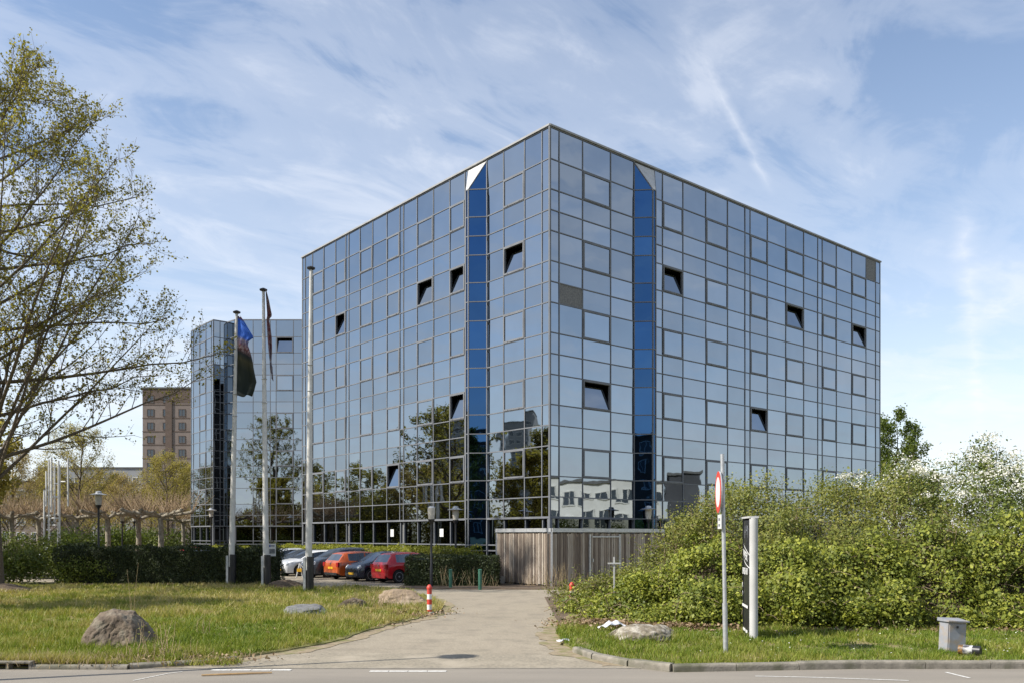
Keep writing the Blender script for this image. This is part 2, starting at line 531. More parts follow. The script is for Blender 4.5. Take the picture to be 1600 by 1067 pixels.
# ------------------------------------------------------------------ ground, road, driveway, lawns
def ground_mats():
    m, t, b = principled('asphalt_road')
    pos = t.n('ShaderNodeNewGeometry').outputs['Position']
    mp = t.n('ShaderNodeMapping'); t.link(pos, mp.inputs[0]); mp.inputs['Scale'].default_value = (0.25, 1.6, 1)
    big = t.ramp(t.noise(mp.outputs[0], 0.9, 6), [(0.3, 0.0), (0.7, 1.0)])
    fine = t.ramp(t.noise(pos, 90, 3), [(0.25, 0.0), (0.75, 1.0)])
    col = t.mix(big, (0.225, 0.20, 0.165), (0.30, 0.265, 0.215))
    col = t.mix(t.math('MULTIPLY', fine, 0.5), col, (0.14, 0.13, 0.115))
    t.link(col, b.inputs['Base Color']); b.inputs['Roughness'].default_value = 0.9
    bp = t.n('ShaderNodeBump'); bp.inputs['Distance'].default_value = 0.006
    t.link(t.noise(pos, 110, 4), bp.inputs['Height']); t.link(bp.outputs[0], b.inputs['Normal'])

    m, t, b = principled('clinker_paving')
    pos = t.n('ShaderNodeNewGeometry').outputs['Position']
    br = t.n('ShaderNodeTexBrick')
    mp = t.n('ShaderNodeMapping'); t.link(pos, mp.inputs[0]); mp.inputs['Rotation'].default_value = (0, 0, 0.6)
    t.link(mp.outputs[0], br.inputs['Vector'])
    br.inputs['Scale'].default_value = 1.0
    br.inputs['Brick Width'].default_value = 0.21; br.inputs['Row Height'].default_value = 0.105
    br.inputs['Mortar Size'].default_value = 0.008
    br.inputs['Color1'].default_value = (0.33, 0.285, 0.215, 1); br.inputs['Color2'].default_value = (0.30, 0.258, 0.192, 1)
    br.inputs['Mortar'].default_value = (0.25, 0.215, 0.16, 1)
    big = t.ramp(t.noise(pos, 0.35, 6), [(0.35, 0.0), (0.7, 1.0)])
    col = t.mix(t.math('MULTIPLY', big, 0.55), br.outputs['Color'], (0.38, 0.33, 0.25))
    tr = t.ramp(t.noise(pos, 1.3, 7, 0.7), [(0.50, 0.0), (0.68, 0.7)])
    col = t.mix(tr, col, (0.17, 0.15, 0.115))
    fine = t.ramp(t.noise(pos, 22, 6, 0.75), [(0.42, 0.0), (0.62, 0.6)])
    col = t.mix(fine, col, (0.17, 0.145, 0.105))
    mp2 = t.n('ShaderNodeMapping'); t.link(pos, mp2.inputs[0]); mp2.inputs['Scale'].default_value = (1.1, 0.22, 1); mp2.inputs['Rotation'].default_value = (0, 0, 0.12)
    tyre = t.ramp(t.noise(mp2.outputs[0], 1.4, 5, 0.6), [(0.5, 0.0), (0.66, 0.35)])
    col = t.mix(tyre, col, (0.21, 0.18, 0.14))
    t.link(col, b.inputs['Base Color']); b.inputs['Roughness'].default_value = 0.92
    bp = t.n('ShaderNodeBump'); bp.inputs['Distance'].default_value = 0.006
    t.link(t.noise(pos, 45, 5), bp.inputs['Height']); t.link(bp.outputs[0], b.inputs['Normal'])

    m, t, b = principled('lawn_soil')
    pos = t.n('ShaderNodeNewGeometry').outputs['Position']
    f = t.ramp(t.noise(pos, 0.7, 6), [(0.4, 0.0), (0.62, 1.0)])
    col = t.mix(f, (0.16, 0.165, 0.04), (0.29, 0.235, 0.11))
    g = t.ramp(t.noise(pos, 9, 5), [(0.35, 0.0), (0.7, 1.0)])
    col = t.mix(t.math('MULTIPLY', g, 0.55), col, (0.10, 0.095, 0.035))
    t.link(col, b.inputs['Base Color']); b.inputs['Roughness'].default_value = 1.0
    bp = t.n('ShaderNodeBump'); bp.inputs['Distance'].default_value = 0.05
    t.link(t.noise(pos, 14, 5), bp.inputs['Height']); t.link(bp.outputs[0], b.inputs['Normal'])


ground_mats()
GROUND_M = pmat('far_ground', (0.12, 0.115, 0.05), (0.2, 0.17, 0.10), 0.08, 1.0, c3=(0.10, 0.12, 0.04), scale3=0.03)
LINE_M = pmat('road_line', (0.66, 0.65, 0.61), (0.40, 0.38, 0.34), 16, 0.8, lo=0.4, hi=0.75)


def sheet(name, poly, z, mat, kind='structure'):
    me = bpy.data.meshes.new(name)
    me.from_pydata([(p[0], p[1], z) for p in poly], [], [tuple(range(len(poly)))])
    if me.polygons[0].normal.z < 0:
        me.flip_normals()
    me.materials.append(mat)
    o = place(name, me)
    return tag(o, kind=kind)


tag(sheet('ground', [(-2500, -2500), (2500, -2500), (2500, 2500), (-2500, 2500)], -0.03, GROUND_M))
sheet('road', [(-300, 2.5), (300, 2.5), (300, 14.95), (-300, 14.95)], 0.0, MATS['asphalt_road'])
sheet('road_verge', [(-300, -9), (300, -9), (300, 2.4), (-300, 2.4)], 0.02, MATS['lawn_soil'])
sheet('driveway', [(-14, 14.95), (16, 14.95), (16, 37), (9, 60), (-20, 78), (-44, 78), (-44, 41.5), (-14, 36)], 0.004, MATS['clinker_paving'])

left_edge = [gpt(*p) for p in [(210, 1043), (300, 1037), (372, 1029), (443, 1018), (490, 1010), (530, 1001), (568, 988), (610, 976), (655, 967),
                               (690, 955), (694, 946), (668, 933), (625, 923), (560, 917), (500, 921), (440, 918)]]
LAWN_L = [(-60, 14.95), (-6.6, 14.95)] + left_edge[1:] + [(-10.8, 38.6), (-11.2, 42.2), (-60, 42.2)]
LAWN_R = [gpt(*p) for p in [(868, 992), (880, 1008), (905, 1022), (960, 1036), (1050, 1045)]]
LAWN_R = LAWN_R + [(6.0, 15.02), (70, 15.02), (70, 60), (14, 60), (9.0, 41.8), (5.2, 38.4), (2.6, 36.6), (2.3, 30.0), (1.75, 26), (1.32, 22.5)]
STRIP = [(-4.9, 36.9), (2.0, 36.6), (2.4, 38.0), (1.9, 38.3), (-0.9, 41.5), (-1.2, 42.4), (-2.2, 42.4), (-2.2, 41.2), (-5.0, 39.0)]


def rough_edge(poly, step=0.3, amp=0.14):
    out = []
    for i in range(len(poly)):
        a, b = Vector((*poly[i], 0)), Vector((*poly[(i + 1) % len(poly)], 0))
        L = (b - a).length
        straight = abs(a.y - b.y) < 0.12 or L > 12
        k = 1 if straight else max(1, int(L / step))
        for j in range(k):
            p = a.lerp(b, j / k)
            if not straight:
                n = noise.noise_vector(p * 1.7) * amp + noise.noise_vector(p * 6.0) * amp * 0.4
                p = p + Vector((n.x, n.y, 0))
            out.append((p.x, p.y))
    return out


def raised(name, poly, z, mat):
    mb = MB(); mb.prism(poly, -0.02, z)
    me = mb.mesh(name, mat)
    o = place(name, me)
    return tag(o, kind='structure')


raised('lawn_left', rough_edge(LAWN_L), 0.03, MATS['lawn_soil'])
raised('lawn_right', rough_edge(LAWN_R), 0.05, MATS['lawn_soil'])
def grown(poly, k):
    P = [Vector((*p, 0)) for p in poly]; n = len(P)
    area = sum(P[i].x * P[(i + 1) % n].y - P[(i + 1) % n].x * P[i].y for i in range(n))
    out = []
    for i in range(n):
        d = (P[(i + 1) % n] - P[i - 1]).normalized()
        nr = Vector((d.y, -d.x, 0)) * (1 if area > 0 else -1)
        out.append((P[i].x + nr.x * k, max(P[i].y + nr.y * k, 15.0)))
    return out


DIRT = pmat('trodden_dirt', (0.22, 0.17, 0.105), (0.30, 0.245, 0.165), 6, 1.0, bump=0.012, bscale=30, c3=(0.16, 0.16, 0.05), scale3=2.2)
sheet('dirt_edge_left', rough_edge(grown(rough_edge(LAWN_L, 0.5, 0.05), 0.34), 0.2, 0.26), 0.012, DIRT)
sheet('dirt_edge_right', rough_edge(grown(LAWN_R, 0.42), 0.2, 0.3), 0.014, DIRT)
APRON = pmat('worn_apron', (0.20, 0.175, 0.135), (0.31, 0.27, 0.20), 16, 0.95, bump=0.012, bscale=40, detail=8, c3=(0.34, 0.295, 0.225), scale3=1.2)
sheet('driveway_apron', rough_edge([(-6.2, 14.97), (2.3, 14.97), (1.6, 15.9), (0.7, 16.6), (-1.5, 16.75), (-4.5, 16.95), (-5.6, 16.2)], 0.25, 0.1), 0.009, APRON)
raised('verge_strip', STRIP, 0.045, SOIL)
BED = [(-1.35, 42.2), (-2.6, 42.2), (-16.5, 58.6), (-14.9, 59.9)]
raised('planting_bed', BED, 0.06, SOIL)

# painted lines on the road
for i, (xa, xb, yy, wd) in enumerate([(330, 456, 1046.5, 0.12), (577, 698, 1048.5, 0.12)]):
    a, b = gpt(xa, yy), gpt(xb, yy)
    n = 4
    root = tag(MB().build('road_marking', LINE_M), kind='structure') if False else None
    mb = MB()
    for k in range(n):
        u0, u1 = k / n + 0.006, (k + 1) / n - 0.006
        x0, x1 = a[0] + (b[0] - a[0]) * u0, a[0] + (b[0] - a[0]) * u1
        mb.box(((x0 + x1) / 2, a[1], 0.006), (x1 - x0, wd, 0.004))
    tag(mb.build('road_marking', LINE_M), kind='structure')
for pts, wd in [([(208, 1063), (262, 1052), (285, 1049)], 0.035), ([(1180, 1056), (1275, 1058), (1420, 1063)], 0.05), ([(1478, 1050), (1515, 1059)], 0.06)]:
    mb = MB()
    P = [Vector((*gpt(*p), 0.006)) for p in pts]
    for a, b in zip(P[:-1], P[1:]):
        d = (b - a).normalized(); s = Vector((-d.y, d.x, 0)) * wd / 2
        mb.add([a - s, b - s, b + s, a + s], [(0, 1, 2, 3)])
    tag(mb.build('road_marking', LINE_M), kind='structure')
# a joint line where the paving meets the asphalt
mb = MB(); mb.box((-0.4, 14.93, 0.007), (11.6, 0.05, 0.004))
tag(mb.build('edge_strip', pmat('edge_strip_concrete', (0.34, 0.31, 0.26), (0.24, 0.22, 0.18), 6, 0.9)), kind='structure')


def kerb(name, path, h, w, length):
    """a kerb of single stones laid along a path"""
    root = bpy.data.objects.new(name, None)
    link(root, None, Matrix.Translation(Vector((*path[0], 0))))
    tag(root, kind='structure')
    P = [Vector((p[0], p[1], 0)) for p in path]
    rr = random.Random(4)
    cache = {}
    for a, b in zip(P[:-1], P[1:]):
        L = (b - a).length
        n = max(1, round(L / length)); l = L / n
        key = round(l, 3)
        if key not in cache:
            mb = MB()
            x, t = l / 2 - 0.006, 0.02
            prof = [(-w / 2, -0.1), (w / 2, -0.1), (w / 2, h), (-w / 2 + t * 1.6, h), (-w / 2 + 0.006, h - t), (-w / 2, h - t * 2.2)]
            vs = [(-x, p[0], p[1]) for p in prof] + [(x, p[0], p[1]) for p in prof]
            k = len(prof)
            mb.add(vs, [tuple(range(k))[::-1], tuple(range(k, 2 * k))] + [(i, (i + 1) % k, k + (i + 1) % k, k + i) for i in range(k)])
            cache[key] = mb.mesh('kerb_stone', KERB_M)
        ang = math.atan2((b - a).y, (b - a).x)
        for i in range(n):
            c = a.lerp(b, (i + 0.5) / n)
            c.z = rr.uniform(-0.012, 0.008)
            M = Matrix.Translation(c) @ Matrix.Rotation(ang + rr.uniform(-0.006, 0.006), 4, 'Z') @ Matrix.Rotation(rr.uniform(-0.006, 0.006), 4, 'Y')
            place('kerb_stone', cache[key], root, M)


kerb('kerb_right', [gpt(900, 1019), gpt(930, 1030), gpt(985, 1041), gpt(1050, 1048.5), (6.0, 14.97), (24, 14.97)], 0.13, 0.16, 1.15)
kerb('kerb_left', [(-26, 14.9), (-9.05, 14.9)], 0.11, 0.16, 1.0)
kerb('kerb_left_end', [(-8.25, 14.9), (-6.6, 14.9), gpt(300, 1039), gpt(370, 1031)], 0.085, 0.16, 0.85)
kerb('parking_kerb', [(-1.5, 42.05), (-16.6, 58.5)], 0.12, 0.14, 1.0)

# storm drain inlet let into the left kerb
sd = thing('storm_drain', 'grey concrete storm drain inlet with two dark slots in the left kerb', 'drain', (-8.65, 14.9, 0))
mb = MB()
mb.box((-8.65, 14.92, 0.125), (0.80, 0.24, 0.03))
for x in (-9.03, -8.66, -8.27): mb.box((x, 14.92, 0.05), (0.05, 0.2, 0.12))
mb.build('inlet_frame', KERB_M, sd)
MB().box((-8.65, 15.0, 0.05), (0.74, 0.03, 0.118)).build('inlet_slot', INNER, sd)

# ------------------------------------------------------------------ the mirrored office building
TOP = 21.67
ROWS = [TOP, 20.16]
for k in range(5):
    for h in (1.43, 0.985, 0.985): ROWS.append(ROWS[-1] - h)
ROWS = [round(z, 3) for z in ROWS]          # ends at 3.16
LOWROWS = [ROWS[-1], 1.81, 1.52, 0.76, 0.05]
WINROWS = [1 + 3 * k for k in range(5)]
FAR = Vector((-0.644, 0.765, 0)).normalized()
RIGHT = Vector((0.765, 0.644, 0)).normalized()
CORNER = Vector((1.79, 41.0, 0))
PANES = []                                   # (area seen, root, matrix, scale, material)
RNG = random.Random(11)


def face_matrix(c, n):
    th = math.atan2(n.x, -n.y)
    return Matrix.Translation(c) @ Matrix.Rotation(th, 4, 'Z')


mbp = MB(); mbp.box((0, 0, 0), (1, 0.016, 1))
PANE_ME = {g.name: mbp.mesh('pane', g) for g in (G_MAIN, G_BAY, G_LOW, PANEL)}
FRAME_CACHE = {}


def window_frame(w, h, fw, dep):
    key = (round(w, 2), round(h, 2), fw)
    if key not in FRAME_CACHE:
        mb = MB()
        mb.box((0, 0, h / 2 - fw / 2), (w, dep, fw)); mb.box((0, 0, -h / 2 + fw / 2), (w, dep, fw))
        mb.box((-w / 2 + fw / 2, 0, 0), (fw, dep, h - 2 * fw)); mb.box((w / 2 - fw / 2, 0, 0), (fw, dep, h - 2 * fw))
        for x in (-0.28, 0.28):                       # small drain caps on the bottom rail
            mb.box((x * w, -dep / 2 - 0.008, -h / 2 + fw / 2), (0.05, 0.016, 0.03))
        FRAME_CACHE[key] = mb.mesh('window', ALU)
    return FRAME_CACHE[key]


def add_pane(root, c, n, w, h, mat, jit=0.0038):
    M = face_matrix(c, n) @ Euler((RNG.gauss(0, jit), 0, RNG.gauss(0, jit))).to_matrix().to_4x4()
    # how large it shows from the photographer's side
    v = c - Vector((0, 0, EYE))
    face = max(0.0, -(v.normalized().dot(n)))
    PANES.append((w * h * face / v.length_squared, root, M, (w, 1, h), mat))


def facade(root, P0, d, n, cols, wincols=(), opens=(), special=(), rows=ROWS, lows=LOWROWS, bay=None, mull=0.055, low_recess=0.14):
    """one glass curtain wall: mullion grid, panes, opening windows"""
    grid = MB()
    zt, zb = rows[0], rows[-1]
    Mx = lambda t, z: P0 + d * t + Vector((0, 0, z))
    R = face_matrix(Vector((0, 0, 0)), n)

    def bar(t0, t1, z0, z1, w, dep, out):
        c = (Mx(t0, z0) + Mx(t1, z1)) / 2 + n * (out - dep / 2)
        horizontal = abs(t1 - t0) > 1e-6
        s = (abs(t1 - t0), dep, w) if horizontal else (w, dep, abs(z1 - z0))
        grid.box((0, 0, 0), s, Matrix.Translation(c) @ R)
    spans = [(cols[0], cols[-1])]
    if bay: spans = [(cols[0], bay[0]), (bay[1], cols[-1])]
    for i, t in enumerate(cols):
        if bay and bay[0] + 0.01 < t < bay[1] - 0.01: continue
        bar(t, t, zb, zt, mull, 0.10, 0.035)
    for j, z in enumerate(rows):
        for a, b in spans: bar(a, b, z, z, 0.05 if 0 < j < len(rows) - 1 else 0.10, 0.09, 0.038 if j < len(rows) - 1 else 0.06)
    # ground floor: glazing set back behind wide posts
    for i, t in enumerate(cols):
        if bay and bay[0] + 0.01 < t < bay[1] - 0.01: continue
        nxt = min([abs(t - u) for u in cols if u != t])
        bar(t, t, lows[-1], lows[0], 0.06, 0.12, -0.02)
    for j, z in enumerate(lows[1:]):
        for a, b in spans: bar(a, b, z, z, 0.06, 0.12, -0.015)
    grid.build('mullion_grid', ALU, root)
    for i in range(len(cols) - 1):
        t0, t1 = cols[i], cols[i + 1]
        if bay and t0 >= bay[0] - 0.01 and t1 <= bay[1] + 0.01: continue
        tc, w = (t0 + t1) / 2, abs(t1 - t0)
        for j in range(len(rows) - 1):
            z0, z1 = rows[j + 1], rows[j]
            h = z1 - z0; c = Mx(tc, (z0 + z1) / 2)
            if i in wincols and j in WINROWS:
                fr = place('window', window_frame(w - 0.03, h - 0.03, 0.085, 0.13), root, face_matrix(c + n * 0.0, n))
                pw, ph = w - 0.2, h - 0.2
                if (i, (j - 1) // 3) in opens:
                    ang = math.radians(-13)
                    M = face_matrix(c - n * 0.0 + Vector((0, 0, -ph / 2)), n) @ Matrix.Rotation(ang, 4, 'X') @ Matrix.Translation((0, 0, ph / 2))
                else:
                    M = face_matrix(c + n * 0.02, n) @ Euler((RNG.gauss(0, 0.0022), 0, RNG.gauss(0, 0.0022))).to_matrix().to_4x4()
                p = place('pane', PANE_ME[G_MAIN.name], fr, M @ Matrix.Diagonal((pw, 1, ph, 1)))
                continue
            mat = PANEL if (i, j) in special else G_MAIN
            add_pane(root, c, n, w - 0.02, h - 0.02, mat)
        for j in range(len(lows) - 1):
            z0, z1 = lows[j + 1], lows[j]
            add_pane(root, Mx(tc, (z0 + z1) / 2) - n * low_recess * (1 if j == 0 else 0.6), n, w - 0.04, z1 - z0 - 0.04, G_LOW if w > 0.5 else PANEL)


def bay_column(root, P0, d, n, tn, rows=ROWS, lows=LOWROWS):
    """projecting triangular glass column; tn is its side nearest the building's corner"""
    q, c = 0.684, 0.22
    N = P0 + d * tn
    A = N + (d + n) * q                      # ridge, near edge
    B = A + d * c                            # ridge, far edge
    Fp = N + d * (2 * q + c)
    grid = MB()
    zc = rows[1]
    faces = [(N, A), (A, B), (B, Fp)]
    zs = list(rows[1:]) + list(lows[1:])
    for a, b in faces:
        dd = (b - a).normalized(); L = (b - a).length
        nn = Vector((dd.y, -dd.x, 0))
        if nn.dot(n) < 0: nn = -nn
        R = face_matrix(Vector((0, 0, 0)), nn)
        for z in zs:
            grid.box((0, 0, 0), (L, 0.05, 0.05), Matrix.Translation((a + b) / 2 + Vector((0, 0, z)) + nn * 0.012) @ R)
        for z1, z0 in zip(zs[:-1], zs[1:]):
            add_pane(root, (a + b) / 2 + Vector((0, 0, (z0 + z1) / 2)), nn, L - 0.02, z1 - z0 - 0.02, G_BAY, 0.004)
    for p, zt in ((N, TOP - 0.05), (A, zc), (B, zc), (Fp, TOP - 0.05)):
        grid.tube([p + Vector((0, 0, lows[-1])), p + Vector((0, 0, zt))], 0.05, 4)
    grid.build('bay_mullions', ALU, root)
    up = Vector((0, 0, 1))
    # the upper triangles of glass and the sloping metal cap
    for a, b in ((N, A), (Fp, B)):
        tri = MB()
        vs = [a + up * zc, b + up * zc, a + up * (TOP - 0.08)]
        tri.add(vs, [(0, 1, 2)])
        tri.build('bay_top_pane', G_BAY, root)
        MB().tube([b + up * (zc + 0.02), a + up * (TOP - 0.06)], 0.035, 4).build('cap_edge', ALU, root)
    cap = MB()
    e = n * 0.02
    vs = [N + up * (TOP - 0.06) + e, A + up * (zc + 0.03) + e, B + up * (zc + 0.03) + e, Fp + up * (TOP - 0.06) + e]
    cap.add(vs + [v - n * 0.05 for v in vs], [(0, 1, 2, 3), (7, 6, 5, 4), (0, 4, 5, 1), (1, 5, 6, 2), (2, 6, 7, 3)])
    cap.build('sloping_cap', ALU_W, root)


office = thing('office_building', 'large six-storey blue mirrored glass office block in the middle with projecting blue glass columns', 'office building', CORNER)
LN = Vector((-RIGHT.x, -RIGHT.y, 0))         # outward normal of the sunlit left wall
RN = Vector((0.644, -0.765, 0)).normalized()
LC = [0.0, 0.53, 1.8, 3.42, 4.78, 6.37, 6.65, 8.03, 9.58, 11.21, 12.64, 13.03, 14.46, 16.11, 17.64, 19.06, 19.45, 20.8, 22.43, 24.05, 25.12, 25.58]
RC = [0.0, 0.6, 2.18, 4.17, 5.93, 7.52, 8.19, 9.9, 11.92, 13.95, 15.65, 16.17, 17.96, 19.95, 21.99, 23.66, 24.21, 25.98, 27.99, 29.92, 31.28, 31.92]
# window columns by the interval they sit in
def idx(cols, t): return max(i for i in range(len(cols) - 1) if cols[i] <= t + 1e-6)
Lw = [idx(LC, t) for t in (1.9, 6.7, 9.6, 13.1, 16.2, 19.5, 22.5)]
Lopen = [(idx(LC, 1.9), 1), (idx(LC, 6.7), 1), (idx(LC, 9.6), 1), (idx(LC, 19.5), 1), (idx(LC, 6.7), 3), (idx(LC, 13.1), 4)]
Rw = [idx(RC, t) for t in (2.3, 8.3, 12.0, 16.3, 20.0, 24.3, 28.1)]
Ropen = [(idx(RC, 8.3), 1), (idx(RC, 20.0), 1), (idx(RC, 28.1), 1), (idx(RC, 2.3), 3), (idx(RC, 16.3), 3)]
facade(office, CORNER, FAR, LN, LC, Lw, Lopen, (), bay=(4.78, 6.37))
facade(office, CORNER, RIGHT, RN, RC, Rw, Ropen, ((idx(RC, 0.7), 6), (idx(RC, 30.0), 0)), bay=(5.93, 7.52))
bay_column(office, CORNER, FAR, LN, 4.78)
bay_column(office, CORNER, RIGHT, RN, 5.93)
LE = CORNER + FAR * 25.58; RE = CORNER + RIGHT * 31.92
BK = CORNER + FAR * 25.58 + RIGHT * 31.92
ins = lambda p, a, b: p + FAR * a + RIGHT * b
mb = MB(); mb.prism([ins(CORNER, 0.55, 0.55)[:2], ins(RE, 0.55, -0.05)[:2], ins(BK, -0.05, -0.05)[:2], ins(LE, -0.05, 0.55)[:2]], 0.0, TOP - 0.35)
mb.build('interior_core', INNER, office)
mb = MB()
for z in [TOP - 0.6] + [r + 0.45 for r in ROWS[3::3]]:          # floor slabs seen through open windows
    mb.prism([ins(CORNER, 0.14, 0.14)[:2], ins(RE, 0.14, -0.05)[:2], ins(BK, -0.05, -0.05)[:2], ins(LE, -0.05, 0.14)[:2]], z - 0.2, z)
mb.build('floor_slabs', INNER, office)
mb = MB(); mb.prism([ins(CORNER, -0.03, -0.03)[:2], ins(RE, -0.03, 0.03)[:2], ins(BK, 0.03, 0.03)[:2], ins(LE, 0.03, -0.03)[:2]], TOP - 0.02, TOP + 0.05)
mb.build('roof', ROOFM, office)
mb = MB()
for a, b in ((CORNER, LE), (CORNER, RE)):
    c = (a + b) / 2; L = (b - a).length
    nn = LN if a is CORNER and b is LE else RN
    mb.box((0, 0, 0), (L + 0.12, 0.14, 0.09), Matrix.Translation(c + nn * 0.03 + Vector((0, 0, TOP + 0.06))) @ face_matrix(Vector((0, 0, 0)), nn))
mb.build('roof_coping', COPING, office)
mb = MB()
mb.tube([CORNER + (LN + RN) * 0.02, CORNER + (LN + RN) * 0.02 + Vector((0, 0, TOP))], 0.07, 6)
mb.build('corner_post', ALU, office)
mb = MB()
for a, nn in ((RE, RIGHT),):                            # blind end wall
    e = BK
    L = (e - a).length
    mb.box((0, 0, 0), (L, 0.1, TOP), Matrix.Translation((a + e) / 2 + nn * 0.0 + Vector((0, 0, TOP / 2))) @ face_matrix(Vector((0, 0, 0)), nn))
mb.build('end_wall', PANEL, office)
facade(office, LE, RIGHT, FAR, [0, 0.6] + [2.0 + 2.0 * k for k in range(15)] + [31.92])
for k, t in enumerate((14.1, 9.0)):                              # paper notices behind ground floor glass
    c = CORNER + FAR * t + Vector((0, 0, 2.45)) - LN * 0.125
    MB().box((0, 0, 0), (0.36, 0.01, 0.44), Matrix.Translation(c) @ face_matrix(Vector((0, 0, 0)), LN)).build('paper_notice', WHITE_P, office)

# the wing behind, seen between the flagpoles
wing = thing('glass_wing', 'farther mirrored glass wing with a notched corner behind the flagpoles', 'office building', (-25, 78, 0))
W0 = Vector((-26.9, 77.8, 0)); W1 = W0 + RIGHT * 1.29; W2 = Vector((-24.95, 77.8, 0)); W3 = Vector((-6.0, 77.8, 0))
Wl = W0 + FAR * 5.5
TOPW = TOP - 0.02
RW = [z - 0.02 for z in ROWS]; LW = [z for z in LOWROWS]
FRONT = Vector((0, -1, 0)); XD = Vector((1, 0, 0))
facade(wing, W0, FAR, LN, [0, 0.45, 1.75, 3.3, 4.9, 5.5], (2,), (), (), RW, LW)
facade(wing, W0, RIGHT, RN, [0, 0.62, 1.29], (), (), (), RW, LW)
dd = (W2 - W1); Ld = dd.length; dd = dd.normalized()
facade(wing, W1, dd, Vector((dd.y, -dd.x, 0)) if Vector((dd.y, -dd.x, 0)).y < 0 else Vector((-dd.y, dd.x, 0)), [0, Ld], (), (), (), RW, LW)
facade(wing, W2, XD, FRONT, [0, 1.64, 3.19, 3.71, 5.27, 6.05, 7.6, 9.2, 10.8], (3,), [(3, 0)], (), RW, LW)
mb = MB()
core = [(W0 + FAR * 0.4 + RIGHT * 0.6)[:2], (W1 + Vector((-0.1, 0.8, 0)))[:2], (W2 + Vector((0, 0.55, 0)))[:2], (-6, 78.4), (-6, 95), (Wl + Vector((2, 12, 0)))[:2], (Wl + RIGHT * 0.5)[:2]]
mb.prism(core, 0, TOPW - 0.3); mb.build('interior_core', INNER, wing)
outer = [W0[:2], W1[:2], W2[:2], (-6, 77.8), (-6, 95.2), (Wl + Vector((1.6, 12.2, 0)))[:2], Wl[:2]]
mb = MB(); mb.prism(outer, TOPW - 0.02, TOPW + 0.06); mb.build('roof', ALU, wing)
mb = MB(); mb.box((0, 0, 0), (12.6, 0.1, TOPW), Matrix.Translation((Wl + Vector((0.8, 6.1, TOPW / 2)))) @ Matrix.Rotation(math.radians(97.5), 4, 'Z')); mb.build('end_wall', PANEL, wing)

# panes: the 300 that show largest are objects, the rest of a building is one part
for root in (office, wing):
    mine = sorted([p for p in PANES if p[1] is root], key=lambda p: -p[0])
    for a, r, M, s, mat in mine[:300]:
        place('pane', PANE_ME[mat.name], root, M @ Matrix.Diagonal((*s, 1)))
    rest = mine[300:]
    if rest:
        mb = MB(); mats = [G_MAIN, G_BAY, G_LOW, PANEL]
        for a, r, M, s, mat in rest:
            mb.cur = mats.index(mat)
            mb.box((0, 0, 0), (s[0], 0.016, s[2]), M)
        o = mb.build('small_panes', mats, root)
        tag(o, kind='stuff')

# ------------------------------------------------------------------ slatted timber enclosure at the corner
WOODS = []
for k, (a, b) in enumerate([((0.34, 0.285, 0.225), (0.21, 0.165, 0.125)), ((0.20, 0.16, 0.125), (0.12, 0.09, 0.068)), ((0.46, 0.405, 0.335), (0.29, 0.24, 0.19))]):
    m, t, bsd = principled('weathered_slat_%s' % 'abc'[k])
    pos = t.n('ShaderNodeNewGeometry').outputs['Position']
    mp = t.n('ShaderNodeMapping'); t.link(pos, mp.inputs[0]); mp.inputs['Scale'].default_value = (9, 9, 0.8)
    f = t.ramp(t.noise(mp.outputs[0], 2.2, 6, 0.65), [(0.35, 0.0), (0.68, 1.0)])
    col = t.mix(f, a, b)
    t.link(col, bsd.inputs['Base Color']); bsd.inputs['Roughness'].default_value = 0.85
    WOODS.append(m)
shed = thing('timber_enclosure', 'weathered vertical-slat timber enclosure with grey metal rim at the building corner', 'shed', (1.76, 38.3, 0))
SC = Vector((1.76, 38.3, 0))
rr = random.Random(3)
HS = 2.56
slat_me = []
for m in WOODS:
    for w in (0.085, 0.105, 0.125):
        slat_me.append(MB().box((0, 0, 0), (w, 0.028, 2.3)).mesh('slat', m))


def slat_wall(a, d, n, L, door=None):
    t = 0.06
    i = 0
    while t < L - 0.05:
        me = slat_me[rr.randrange(9)]
        w = me.dimensions.x if hasattr(me, 'dimensions') else (0.085, 0.105, 0.125)[slat_me.index(me) % 3]
        w = (0.085, 0.105, 0.125)[slat_me.index(me) % 3]
        c = a + d * (t + w / 2) + n * rr.uniform(0.0, 0.012)
        zc = 0.1 + 1.15 + rr.uniform(-0.02, 0.015)
        place('slat', me, shed, face_matrix(c + Vector((0, 0, zc)), n) @ Euler((0, rr.gauss(0, 0.002), 0)).to_matrix().to_4x4())
        t += w + rr.uniform(0.018, 0.032)
    mb = MB()
    R = face_matrix(Vector((0, 0, 0)), n)
    mb.box((0, 0, 0), (L, 0.03, 2.3), Matrix.Translation(a + d * L / 2 - n * 0.05 + Vector((0, 0, 1.2))) @ R)
    return mb


slat_wall(SC, FAR, LN, 3.87).build('backing', INNER, shed)
slat_wall(SC, RIGHT, RN, 7.6).build('backing', INNER, shed)
mb = MB()
for d, n, L in ((FAR, LN, 3.87), (RIGHT, RN, 7.6)):
    mb.box((0, 0, 0), (L + 0.04, 0.12, 0.17), Matrix.Translation(SC + d * L / 2 + n * 0.02 + Vector((0, 0, HS - 0.02))) @ face_matrix(Vector((0, 0, 0)), n))
mb.build('rim', STEEL, shed)
for p in (SC + FAR * 3.87, SC + RIGHT * 7.6, SC + (LN + RN) * 0.02):
    MB().box((p.x, p.y, HS / 2 - 0.03), (0.09, 0.09, HS - 0.12)).build('corner_post', STEEL, shed)
for t in (2.35, 4.35):
    p = SC + RIGHT * t + RN * 0.04
    MB().box((0, 0, 0), (0.09, 0.06, 2.3), face_matrix(p + Vector((0, 0, 1.2)), RN)).build('gate_post', STEEL, shed)
mb = MB()
mb.box((0, 0, 0), (1.8, 0.03, 0.06), face_matrix(SC + RIGHT * 3.4 + RN * 0.05 + Vector((0, 0, 2.24)), RN))
